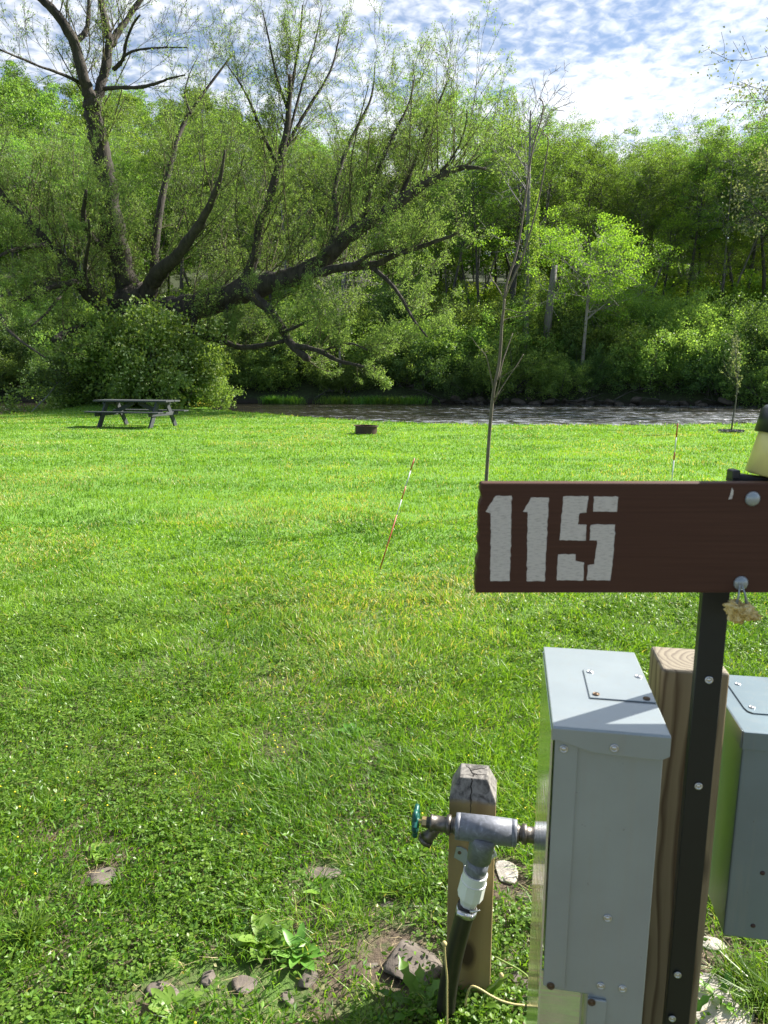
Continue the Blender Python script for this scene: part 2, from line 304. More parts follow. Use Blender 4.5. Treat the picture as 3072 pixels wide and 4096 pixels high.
def ground_mat():
    t = NT('ground'); p = t.pos(); sx = t.n('ShaderNodeSeparateXYZ', {0: p}); Y = sx.outputs[1]
    fine = t.noise(p, 55, 4, .7); mid = t.noise(p, 3.0, 4, .6); big = t.noise(p, .45, 3)
    soil = t.ramp(t.noise(p, 28, 6, .65), [(.3, (.045, .032, .022)), (.7, (.15, .112, .076))])
    moss = t.ramp(fine, [(.35, (.05, .10, .016)), (.7, (.11, .20, .03))])
    lawnc = t.ramp(t.math('ADD', t.math('MULTIPLY', fine, .5), t.math('MULTIPLY', big, .5)), [(.35, (.085, .20, .018)), (.65, (.15, .30, .03))])
    stripes = t.noise(t.map(p, (.06, 1.1, 1)), 1.0, 3, .5); lawnc = t.mix(t.n('ShaderNodeMapRange', {0: stripes, 1: .4, 2: .6, 4: .35}).outputs[0], lawnc, (.07, .17, .018))
    bare = t.n('ShaderNodeMapRange', {0: t.math('ADD', t.math('MULTIPLY', mid, .7), t.math('MULTIPLY', fine, .3)), 1: .40, 2: .52}).outputs[0]
    near = t.mix(bare, moss, soil)
    dist = t.n('ShaderNodeMapRange', {0: Y, 1: 2.2, 2: 6.5}).outputs[0]; c = t.mix(dist, near, lawnc)
    leaf_lit = t.ramp(t.noise(p, 6, 5, .7), [(.35, (.025, .03, .012)), (.55, (.04, .055, .018)), (.7, (.06, .11, .025))])
    far = t.n('ShaderNodeMapRange', {0: Y, 1: 40.5, 2: 43}).outputs[0]; c = t.mix(far, c, leaf_lit)
    wet = t.n('ShaderNodeMapRange', {0: sx.outputs[2], 1: -.5, 2: -.16}).outputs[0]; c = t.mix(wet, (.035, .027, .018), c)
    return t.pbr(c, .95, 0, fine, .6, .02)
mb = MB(); mb.add(np.stack([XX, YY, ZZ], -1).reshape(-1, 3), q); gr = mb.build('ground', ground_mat(), smooth=True); gr['kind'] = 'structure'
# river
def water_mat():
    t = NT('river_water'); p = t.pos()
    a = t.noise(t.map(p, (.8, 1.0, 1), rot=(0, 0, R(6))), .9, 5, .62, .6); b = t.noise(p, 3.2, 3, .6, .4); c = t.noise(t.map(p, (.07, .22, 1)), 1.0, 2)
    h = t.math('ADD', t.math('MULTIPLY', a, 1.0), t.math('MULTIPLY', b, .22))
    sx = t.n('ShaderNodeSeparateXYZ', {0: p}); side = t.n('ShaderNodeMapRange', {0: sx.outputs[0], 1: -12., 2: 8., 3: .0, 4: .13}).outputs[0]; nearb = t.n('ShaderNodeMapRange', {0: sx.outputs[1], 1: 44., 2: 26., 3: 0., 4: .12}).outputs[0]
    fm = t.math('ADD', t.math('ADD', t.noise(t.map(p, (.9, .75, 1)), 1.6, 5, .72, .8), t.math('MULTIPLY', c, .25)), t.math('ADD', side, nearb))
    glint = t.n('ShaderNodeMapRange', {0: fm, 1: .76, 2: .98, 4: .6}).outputs[0]  # silvery sky glints painted into the water colour, strongest towards near right
    return t.pbr(t.mix(glint, (.020, .017, .010), (.55, .60, .66)), t.math('ADD', t.math('MULTIPLY', glint, .4), .12), 0, h, .9, .5, **{'IOR': 1.33})
wx = np.linspace(-150, 150, 60); wy = np.linspace(12, 84, 40); WX, WY = np.meshgrid(wx, wy)
idw = np.arange(60 * 40).reshape(40, 60); qw = np.stack([idw[:-1, :-1], idw[:-1, 1:], idw[1:, 1:], idw[1:, :-1]], -1).reshape(-1, 4)
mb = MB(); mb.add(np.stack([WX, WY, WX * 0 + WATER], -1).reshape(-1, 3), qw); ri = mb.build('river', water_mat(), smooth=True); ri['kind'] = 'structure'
# ------------------------------------------------------------------ plants toolkit
def leaves(mb, pos, rng, ln, wd, up=.0, dirs=None, dj=.6):
    n = len(pos); a = rng.normal(size=(n, 3)); a[:, 2] -= .25
    if dirs is not None: a = nrm(dirs) + dj * rng.normal(size=(n, 3))
    a = nrm(a); b = rng.normal(size=(n, 3)); b[:, 2] *= (1 - up); c = nrm(np.cross(a, b))
    L_ = ln * rng.uniform(.6, 1.3, (n, 1)); W_ = wd * rng.uniform(.6, 1.3, (n, 1)); k = nrm(np.cross(a, c))
    V = np.stack([pos - a * L_ * .5, pos - a * L_ * .05 + c * W_ * .5 + k * W_ * .12, pos + a * L_ * .5, pos - a * L_ * .05 - c * W_ * .5 + k * W_ * .12], 1)
    f = np.arange(n * 4).reshape(n, 4); mb.add(V.reshape(-1, 3), f, rng.random(n))
def batch(rng, st, d, Ln, r0, S=5, trop=.15, wob=.12, taper=.25):
    """N curved tapering branches; trop bends them upward (+) or down (-)"""
    n = len(st); d = nrm(d); Ln = np.broadcast_to(Ln, (n,)); r0 = np.broadcast_to(r0, (n,)); t = np.linspace(0, 1, S)
    p1 = nrm(np.cross(d, rng.normal(size=(n, 3)))); ph = rng.uniform(0, 6.28, (n, 1)); am = wob * rng.normal(size=(n, 1))
    off = (np.sin(t[None] * 3.6 + ph) - np.sin(ph)) * am
    pts = st[:, None] + Ln[:, None, None] * (t[None, :, None] * d[:, None] + off[..., None] * p1[:, None] + np.array([0, 0, trop]) * (t ** 2)[None, :, None])
    rad = r0[:, None] * (1 - (1 - taper) * t[None]); return pts, rad
def kids(rng, pts, rad, k, t0=.25, ang=(30, 60), lf=.5, rf=.6, up=0., shape=None, **kw):
    n, S, _ = pts.shape; par = np.repeat(np.arange(n), k); t = t0 + (1 - t0) * (np.tile(np.arange(k), n) + rng.random(n * k)) / k
    x = t * (S - 1); i = np.minimum(x.astype(int), S - 2); f = (x - i)[:, None]
    st = pts[par, i] * (1 - f) + pts[par, i + 1] * f; tan = nrm(pts[par, i + 1] - pts[par, i]); r = rad[par, i] * (1 - f[:, 0]) + rad[par, i + 1] * f[:, 0]
    side = nrm(np.cross(tan, rng.normal(size=tan.shape))); A = np.radians(rng.uniform(ang[0], ang[1], len(t)))[:, None]
    d = tan * np.cos(A) + side * np.sin(A); d[:, 2] += up; L0 = np.linalg.norm(pts[:, -1] - pts[:, 0], axis=1)[par]
    Ln = L0 * lf * rng.uniform(.6, 1.25, len(t)) * (shape(t) if shape else (1.15 - .6 * t)); return batch(rng, st, d, Ln, np.maximum(r * rf, .004), **kw)
def along(rng, pts, m, j, t0=.2):
    n, S, _ = pts.shape; par = np.repeat(np.arange(n), m); x = (t0 + (1 - t0) * rng.random(n * m)) * (S - 1); i = np.minimum(x.astype(int), S - 2); f = (x - i)[:, None]
    return pts[par, i] * (1 - f) + pts[par, i + 1] * f + j * rng.normal(size=(n * m, 3)), nrm(pts[par, i + 1] - pts[par, i])
def proto_tree(seed, H=17, trunk_r=.2, stems=1, n1=13, n2=7, n3=6, t0=.35, spread=.34, leafn=10, ln=.15, wd=.09, jit=.20, a1=(40, 75), trop1=.15, lean=.05, wobt=.03, flat=0., minr=.012, clump=0, cs=.5):
    rng = np.random.default_rng(seed); st = np.zeros((stems, 3)); st[:, :2] = .25 * (stems > 1) * rng.normal(size=(stems, 2))
    d = np.zeros((stems, 3)); d[:, 2] = 1; d[:, :2] = (lean if stems == 1 else .16) * rng.normal(size=(stems, 2))
    T, TR = batch(rng, st, d, H * rng.uniform(.85, 1, stems), trunk_r * rng.uniform(.75, 1, stems), S=10, trop=0, wob=wobt, taper=.18)
    sh = lambda t: .35 + .9 * np.sin(np.clip((t - t0) / (1 - t0), 0, 1) * 2.6 + .45)
    B1, R1 = kids(rng, T, TR, n1, t0=t0, ang=a1, lf=spread, rf=.5, shape=sh, S=6, trop=trop1, wob=.08, taper=.2)
    B2, R2 = kids(rng, B1, R1, n2, t0=.15, ang=(30, 70), lf=.5, rf=.5, S=4, trop=.05 - flat * .1, wob=.1)
    B3, R3 = kids(rng, B2, R2, n3, t0=.1, ang=(30, 75), lf=.55, rf=.5, S=3, trop=.0, wob=.1)
    tm = MB(); tm.tubes(T, TR, 8, cap=False); tm.tubes(B1, R1, 5, cap=False); tm.tubes(B2, np.maximum(R2, minr), 3, cap=False)
    if leafn == 0 or n3 > 0: tm.tubes(B3, np.maximum(R3, minr * .8), 3, cap=False)
    trunk = tm.mesh('trunk', True); crown = None
    if leafn:
        lm = MB()
        if clump:
            cc, _ = along(rng, B2, 1, .25, .55); cr = cs * rng.uniform(.6, 1.4, len(cc)); g_ = nrm(rng.normal(size=(len(cc), clump, 3))) * rng.uniform(.35, 1, (len(cc), clump, 1)) ** .6
            pos = (cc[:, None] + g_ * cr[:, None, None] * np.array([1.15, 1.15, .62])).reshape(-1, 3); leaves(lm, pos, rng, ln, wd, up=flat)
        pos, dr = along(rng, B3, leafn, jit); leaves(lm, pos, rng, ln, wd, up=flat)
        pos, dr = along(rng, B2, max(2, leafn // 2), jit * .8, .4); leaves(lm, pos, rng, ln, wd, up=flat); crown = lm.mesh('crown')
    return trunk, crown
def proto_bush(seed, Hh=3.2, Rr=2.4, stems=26, n2=10, leafn=22, ln=.11, wd=.08, jit=.16, r0=.035, clump=34, cs=.34):
    rng = np.random.default_rng(seed); st = rng.normal(size=(stems, 3)) * [Rr * .22, Rr * .22, 0]; d = np.stack([rng.normal(size=stems) * .55, rng.normal(size=stems) * .55, rng.uniform(.5, 1.2, stems)], 1)
    B, Rb = batch(rng, st, d, Hh * rng.uniform(.55, 1.1, stems), r0, S=6, trop=-.12, wob=.1, taper=.25)
    B2, R2 = kids(rng, B, Rb, n2, t0=.12, ang=(25, 75), lf=.42, rf=.5, S=4, trop=.0, wob=.12, shape=lambda t: 1.1 - .4 * t)
    B3, R3 = kids(rng, B2, R2, 3, t0=.2, ang=(30, 75), lf=.6, rf=.5, S=3, trop=.0)
    tm = MB(); tm.tubes(B, Rb, 4, cap=False); tm.tubes(B2, R2, 3, cap=False); lm = MB(); cc, _ = along(rng, B2, 1, .12, .7); cr = cs * rng.uniform(.6, 1.4, len(cc)); g_ = nrm(rng.normal(size=(len(cc), clump, 3))) * rng.uniform(.3, 1, (len(cc), clump, 1)) ** .6; pos = (cc[:, None] + g_ * cr[:, None, None] * np.array([1.1, 1.1, .7])).reshape(-1, 3); leaves(lm, pos, rng, ln, wd, up=.35)
    pos, _ = along(rng, B3, leafn // 3, jit); leaves(lm, pos, rng, ln, wd, up=.2); pos, _ = along(rng, B2, leafn // 2, jit); leaves(lm, pos, rng, ln, wd, up=.2)
    return tm.mesh('stem', True), lm.mesh('foliage')
def set_mats(pr, a, b):
    pr[0].materials.append(a)
    if pr[1]: pr[1].materials.append(b)
    return pr
def plant(kind, pr, loc, rz, sca, label, cat, group, pn=('trunk', 'crown')):
    e = empty(kind, loc, label, cat, group); e.rotation_euler = (0, 0, rz); e.scale = (sca[0], sca[0], sca[1]) if isinstance(sca, tuple) else (sca,) * 3
    o = bpy.data.objects.new(pn[0], pr[0]); C.objects.link(o); o.parent = e
    if pr[1]: o = bpy.data.objects.new(pn[1], pr[1]); C.objects.link(o); o.parent = e
    return e
# ------------------------------------------------------------------ forest on the far side
rg = np.random.default_rng(77)
LM = M
near_p = []
for i, (kw, lf, bk) in enumerate([
    (dict(H=18, n1=15, t0=.50, trunk_r=.26, spread=.30, leafn=5, clump=95, cs=.62), 'leaf_forest', 'bark_forest'),
    (dict(H=20, n1=14, t0=.52, spread=.27, leafn=5, clump=80, cs=.58, stems=2, trunk_r=.24), 'leaf_forest', 'bark_forest'),
    (dict(H=17, n1=16, t0=.35, spread=.33, leafn=5, clump=100, cs=.66), 'leaf_olive', 'bark_forest'),
    (dict(H=19, n1=12, t0=.5, spread=.28, leafn=5, clump=60, cs=.55, stems=3, trunk_r=.2), 'leaf_forest', 'bark_grey'),
    (dict(H=14, n1=17, t0=.22, spread=.36, leafn=6, clump=70, cs=.55), 'leaf_bright', 'bark_forest'),
    (dict(H=17, n1=17, t0=.3, spread=.32, leafn=5, clump=110, cs=.66), 'leaf_dark', 'bark_forest'),
    (dict(H=19, n1=13, t0=.4, spread=.30, leafn=3, jit=.12), 'leaf_olive', 'bark_grey')]):
    near_p.append(set_mats(proto_tree(100 + i, n2=9, n3=4, **kw), M[bk], M[lf]))
far_p = []
for i, (kw, lf) in enumerate([(dict(H=14, spread=.40), 'leaf_forest'), (dict(H=15, spread=.38), 'leaf_olive'), (dict(H=13, spread=.42), 'leaf_bright'), (dict(H=15, spread=.36), 'leaf_dark'), (dict(H=14, spread=.42), 'leaf_forest')]):
    far_p.append(set_mats(proto_tree(200 + i, n1=12, n2=6, n3=4, t0=.22, leafn=4, ln=.32, wd=.21, jit=.3, clump=70, cs=.95, minr=.03, **kw), M['bark_forest'], M[lf]))
NL = ['tall fresh green tree with a bare lower trunk in the woods behind the river bank', 'tall twin stemmed green tree in the woods behind the river bank', 'rounded olive green tree in the woods behind the river bank', 'slim grey stemmed tree in a clump in the woods behind the river bank', 'low bright yellow green tree in the woods behind the river bank', 'dark green leafy tree in the woods behind the river bank', 'thinly leaved grey barked tree in the woods behind the river bank']
NG = ['tall fresh green trees behind the bank', 'twin stemmed trees behind the bank', 'olive green trees behind the bank', 'grey clump trees behind the bank', 'bright low trees behind the bank', 'dark trees behind the bank', 'thin grey trees behind the bank']
def spaced(rng, n, xr, yr, dmin, tries=9000, ok=None):
    out = []
    for _ in range(tries):
        x = rng.uniform(*xr); y = rng.uniform(*yr)
        if ok and not ok(x, y): continue
        if all((x - a) ** 2 + (y - b) ** 2 > (dmin * (dmin if False else 1)) ** 2 for a, b in out): out.append((x, y))
        if len(out) >= n: break
    return out
wood_ok = lambda x, y: abs(x / y) < .66 and y > float(farb(x)) + 16
pts_ = spaced(rg, 92, (-60, 60), (62, 92), 4.4, ok=wood_ok)
for (x, y) in pts_:
    k = int(rg.choice(7, p=[.26, .18, .15, .13, .12, .08, .08])); s_ = rg.uniform(.78, 1.1)
    b = y - float(farb(x))
    if b < 20 and rg.random() < .35: k = 4; s_ *= .75
    plant('woodland_tree', near_p[k], (x, y, float(hgt(x, y)) - .1), rg.uniform(0, 6.28), (s_, s_ * rg.uniform(.9, 1.1)), NL[k], 'tree', NG[k])
HL = ['rounded fresh green tree on the steep hillside', 'olive green tree on the steep hillside', 'bright yellow green tree on the steep hillside', 'dark green tree on the steep hillside', 'broad green tree on the steep hillside']
HG = ['fresh green hillside trees', 'olive hillside trees', 'bright hillside trees', 'dark hillside trees', 'broad green hillside trees']
for (x, y) in spaced(rg, 185, (-115, 115), (90, 172), 7.6, ok=lambda x, y: abs(x / y) < .64):
    k = int(rg.choice(5, p=[.33, .22, .12, .13, .2])); s_ = rg.uniform(.75, 1.15)
    plant('hillside_tree', far_p[k], (x, y, float(hgt(x, y)) - .3), rg.uniform(0, 6.28), s_, HL[k], 'tree', HG[k])
for i, (px, Yo, k, sc_) in enumerate([(1800, 17, 0, .78), (1905, 18, 1, .74), (2440, 19, 0, .76), (2570, 17.5, 3, .74), (2735, 17, 0, .80), (2795, 18.5, 1, .78), (2870, 17.2, 3, .80), (2965, 17.8, 1, .80), (3040, 17.2, 0, .84)]):
    X = 0.
    for _ in range(8): Y = float(farb(X)) + Yo; X = ray(px, 1300)[0] / ray(px, 1300)[1] * Y
    plant('woodland_tree', near_p[k], (X, Y, float(hgt(X, Y)) - .1), i * 1.3, sc_, NL[k], 'tree', NG[k])
# bushes along the far bank
bush_p = [set_mats(proto_bush(300 + i, **kw), M['bark_forest'], M[lf]) for i, (kw, lf) in enumerate([(dict(Hh=3.6, Rr=2.6, leafn=34), 'leaf_bush'), (dict(Hh=3.0, Rr=3.0, leafn=34), 'leaf_bush'), (dict(Hh=4.2, Rr=2.4, leafn=34), 'leaf_dark'), (dict(Hh=3.2, Rr=2.6, leafn=30), 'leaf_olive')])]
BL = ['tall leafy green bush on the far river bank', 'wide low green bush on the far river bank', 'dark upright bush on the far river bank', 'olive green bush on the far river bank']
BG = ['tall bushes on the far bank', 'wide bushes on the far bank', 'dark bushes on the far bank', 'olive bushes on the far bank']
x = -34.
while x < 36:
    for row, (o1, sc_) in enumerate(((1.1, 1.0), (3.9, 1.3), (8.0, 1.15))):
        xx = x + rg.uniform(-1, 1); y = float(farb(xx)) + o1 + rg.uniform(-.5, .9)
        if row == 2 and (xx > 24.5 and xx < 33): continue
        k = int(rg.choice(4, p=[.35, .25, .25, .15])); s_ = sc_ * rg.uniform(.8, 1.2)
        plant('bank_bush', bush_p[k], (xx, y, float(hgt(xx, y)) - .1), rg.uniform(0, 6.28), s_, BL[k], 'bush', BG[k], ('stem', 'foliage'))
    x += 2.9
# low growth under the woods
under = set_mats(proto_bush(320, Hh=3.4, Rr=3.0, ln=.16, wd=.12, leafn=30), M['bark_forest'], M['leaf_bright'])
for (x, y) in spaced(rg, 80, (-48, 50), (66, 86), 3.0, ok=lambda x, y: abs(x / y) < .62 and y > float(farb(x)) + 15):
    plant('undergrowth_bush', under, (x, y, float(hgt(x, y)) - .1), rg.uniform(0, 6.28), rg.uniform(.8, 1.5), 'bright green undergrowth bush beneath the trees beyond the railway', 'bush', 'undergrowth bushes beyond the railway', ('stem', 'foliage'))
# singled-out far bank trees
def at_bank(px, off): 
    X = 0
    for _ in range(8):
        Y = float(farb(X)) + off; X = (px - 1536) / F_PX * Y * 1.0
        X = ray(px, 1500)[0] / ray(px, 1500)[1] * Y
    return X, Y, float(hgt(X, Y))
lay = set_mats(proto_tree(401, H=9.5, trunk_r=.17, n1=20, n2=9, n3=4, t0=.48, spread=.50, leafn=6, ln=.10, wd=.08, a1=(58, 88), flat=.75, trop1=.05, lean=.01, wobt=.006, clump=90, cs=.55), M['bark_pale'], M['leaf_bright'])
X, Y, Z = at_bank(2325, 1.2); plant('layered_tree', lay, (X, Y, Z - .2), 1.2, 1.12, 'bright yellow green tree with layered branches and a pale bare lower trunk at the water', 'tree', None)
lay2 = set_mats(proto_tree(402, H=9, trunk_r=.16, n1=14, n2=7, n3=5, t0=.55, spread=.4, leafn=6, ln=.12, wd=.08, wobt=.006, lean=.01), M['bark_pale'], M['leaf_bush'])
X, Y, Z = at_bank(1365, .9); plant('pale_trunk_tree', lay2, (X, Y, Z - .2), .4, 1., 'slim pale trunked tree on the far bank behind the sloping willow limb', 'tree', None)
dead = set_mats(proto_tree(404, H=21, trunk_r=.33, n1=13, n2=5, n3=3, t0=.62, spread=.20, leafn=0, a1=(20, 50), trop1=.3, minr=.018, lean=.03), M['bark_grey'], None)
X, Y, Z = at_bank(2105, 2.2); plant('dead_tree', dead, (X, Y, Z - .2), 2.0, 1.0, 'tall bare grey dead tree rising above the woods from the far bank', 'tree', None)
ivy = MB(); rr = np.random.default_rng(8); hh = rr.uniform(1, 14, 5200); aa = rr.uniform(0, 6.28, 5200); rad_ = .38 + .5 * rr.random(5200) ** 2 * (1 - hh / 18)
dt = bpy.data.objects['dead_tree']; leaves(ivy, np.stack([np.cos(aa) * rad_, np.sin(aa) * rad_, hh], 1), rr, .15, .11); io = ivy.build('ivy', M['leaf_bush'], dt)
X, Y, Z = at_bank(2178, 3.5)
sn = empty('broken_snag', (X, Y, Z), 'broken grey tree trunk with one dead side branch right of the tall dead tree', 'dead trunk')
tm = MB(); zt = P(2200, 1062, Y)[2] - Z; tm.tubes(np.array([[0, 0, -.3], [.1, 0, zt * .5], [.3, 0, zt * .8], [.42, 0, zt]]), np.array([.34, .3, .26, .22]), 9); tm.build('trunk', M['bark_grey'], sn, True)
tm = MB(); tm.tubes(np.array([[.05, 0, zt * .55], [.5, .1, zt * .72], [1.2, .1, zt * .93]]), np.array([.2, .15, .08]), 7); tm.build('branch', M['bark_forest'], sn, True)
# right hand willow-like shrub and overhanging near tree
rsh = set_mats(proto_bush(410, Hh=4.6, Rr=3.0, stems=34, n2=14, leafn=24, ln=.16, wd=.05), M['bark_forest'], M['leaf_bush'])
X, Y, Z = at_bank(3075, -.3); plant('drooping_shrub', rsh, (X + 1.2, Y, Z - .1), .4, 1.05, 'large drooping green shrub at the right end of the river', 'bush', None, ('stem', 'foliage'))
ovt = set_mats(proto_tree(420, H=13, trunk_r=.2, n1=17, n2=9, n3=6, t0=.35, spread=.30, leafn=9, ln=.13, wd=.09, jit=.25, clump=26, cs=.5), M['bark_forest'], M['leaf_silver'])
p_ = P(3230, 600, 53.); plant('overhanging_tree', ovt, (p_[0], 53.0, float(hgt(p_[0], 53.)) - .2), 2.2, (1.55, 1.62), 'sparse silvery leaved tree reaching in from the right edge against the sky', 'tree', None)
# railway
def strip(x0, x1, off, z, n=90):
    xs = np.linspace(x0, x1, n); return np.stack([xs, np.interp(xs, FX, FY) + off, xs * 0 + z], 1)
bl = MB(); A_ = strip(-60, 70, 10.4, 5.15); B_ = strip(-60, 70, 11.2, 5.62); C_ = strip(-60, 70, 14.6, 5.62); D_ = strip(-60, 70, 15.4, 5.15); V_ = np.stack([A_, B_, C_, D_], 1).reshape(-1, 3)
i_ = np.arange(89)[:, None] * 4; bl.add(V_, np.concatenate([np.concatenate([i_ + j, i_ + 4 + j, i_ + 5 + j, i_ + 1 + j], 1)[:, ::-1] for j in range(3)]))
t = NT('ballast_stone'); o_ = t.pos(); b_ = bl.build('ballast', t.pbr(t.ramp(t.noise(o_, 9, 5, .8), [(.35, (.04, .04, .038)), (.65, (.15, .145, .14))]), .9, 0, t.noise(o_, 12, 4), .8, .1)); b_['kind'] = 'structure'
for off, nm in ((12.2, 'nearer steel rail of the railway behind the far bank bushes'), (13.64, 'farther steel rail of the railway behind the far bank bushes')):
    rl = MB(); p = strip(-60, 70, off, 5.80); rl.tubes(p, np.full(len(p), .08), 4); tag(rl.build('rail', M['rail']), nm, 'rail', 'railway rails')
# riprap stones, drift wood and reeds at the waterline
def rock_mesh(seed, sx, sy, sz, sub=3, sharp=.25):
    me = bpy.data.meshes.new('rock'); import bmesh; bm = bmesh.new(); bmesh.ops.create_icosphere(bm, subdivisions=sub, radius=1); r_ = np.random.default_rng(seed)
    dirs = nrm(r_.normal(size=(9, 3))); cut = r_.uniform(.5, .85, 9)
    for v in bm.verts:
        c = np.array(v.co)
        for d_, k_ in zip(dirs, cut):
            e_ = c @ d_ - k_
            if e_ > 0: c = c - d_ * e_ * .92
        c = c + .03 * r_.normal(size=3) * sharp; v.co = Vector((c[0] * sx, c[1] * sy, c[2] * sz))
    bm.to_mesh(me); bm.free()
    for p in me.polygons: p.use_smooth = True
    return me
rks = [rock_mesh(500 + i, .55, .4, .26, 2) for i in range(5)]
for m_ in rks: m_.materials.append(M['riprap'])
rr = np.random.default_rng(5)
for i in range(80):
    px = rr.uniform(1560, 3000); X, Y, Z = at_bank(px, rr.uniform(-.8, .9)); o = bpy.data.objects.new('riprap_stone', rks[i % 5]); C.objects.link(o); s_ = rr.uniform(.3, 1.05) ** 1.1; o.scale = (s_ * 1.15, s_, s_); o.rotation_euler = (rr.normal() * .2, rr.normal() * .3, rr.uniform(0, 6.28)); o.location = (X, Y, WATER + rr.uniform(-.02, .34))
    tag(o, 'brown angular stone at the far waterline', 'stone', 'riprap stones along the far waterline')
for i in range(16):
    px = (rr.uniform(60, 400) if i % 4 == 0 else rr.uniform(850, 2900)); X, Y, Z = at_bank(px, rr.uniform(-.7, .2)); o = MB(); a_ = rr.uniform(-.5, .5); L_ = rr.uniform(1.2, 3.2)
    p, r_ = batch(rr, np.array([[0, 0, 0.]]), np.array([[math.cos(a_) * rr.choice([-1, 1]), -.3, rr.uniform(.0, .5)]]), L_, .05, S=8, trop=-.15, wob=.12); k_, kr = kids(rr, p, r_, 5, S=4, wob=.2); o.tubes(p, r_, 5); o.tubes(k_, kr, 4)
    q_ = o.build('driftwood_branch', M['bark_forest'], None, True); q_.location = (X, Y, WATER + .25); tag(q_, 'bare dead branch tangled at the foot of the far bank', 'branch', 'dead branches at the far waterline')
def tuft(seed, n, Rr, hh, wd, lean=.5):
    r_ = np.random.default_rng(seed); b = np.zeros((n, 3)); b[:, :2] = r_.normal(size=(n, 2)) * [Rr, Rr * .4]; d = np.stack([r_.normal(size=n) * lean, r_.normal(size=n) * lean, np.ones(n)], 1); m_ = MB(); blades(m_, r_, b, d, hh * r_.uniform(.5, 1.2, n), wd, 3); return m_
def blades(mb, rng, base, d, h, wd, seg=3):
    n = len(base); h = np.broadcast_to(h, (n,)); wd = np.broadcast_to(wd, (n,)); d = nrm(d); yaw = rng.uniform(0, math.pi, n); s_ = np.stack([np.cos(yaw), np.sin(yaw), yaw * 0], 1) * wd[:, None] * .5
    bend = d.copy(); bend[:, 2] = -.25; bend = bend * (h * .55)[:, None]; rn = rng.random(n)
    if seg == 1: V = np.stack([base - s_, base + s_, base + d * h[:, None]], 1); mb.add(V.reshape(-1, 3), np.arange(n * 3).reshape(n, 3), rn); return
    m1 = base + d * h[:, None] * .5; tip = base + d * h[:, None] + bend
    V = np.stack([base - s_ * .8, base + s_ * .8, m1 + s_, m1 - s_, tip], 1).reshape(-1, 3); i = np.arange(n)[:, None] * 5
    mb.add(V, np.concatenate([i + 0, i + 1, i + 2], 1), rn); b = mb.n - 5 * n; mb.f[3].append(np.concatenate([b + i, b + i + 2, b + i + 3], 1)); mb.a[3].append(rn); mb.f[3].append(np.concatenate([b + i + 3, b + i + 2, b + i + 4], 1)); mb.a[3].append(rn)
for i, (px, wd_, lab) in enumerate([(1085, .5, 'leftmost clump of green reeds at the far waterline'), (1150, .75, 'second clump of reeds from the left at the far waterline'), (1350, .9, 'bushy reed clump in front of the pale trunked tree'), (1480, .9, 'left part of the long reed bed at the far waterline'), (1560, .9, 'middle part of the long reed bed at the far waterline'), (1650, .8, 'right end of the long reed bed at the far waterline')]):
    X, Y, Z = at_bank(px, -1.6); q_ = tuft(600 + i, 420, wd_ * .75, .75, .035, .35).build('reed_clump', M['weed']); q_.location = (X, Y, WATER); tag(q_, lab, 'reeds', 'reed clumps at the far waterline')
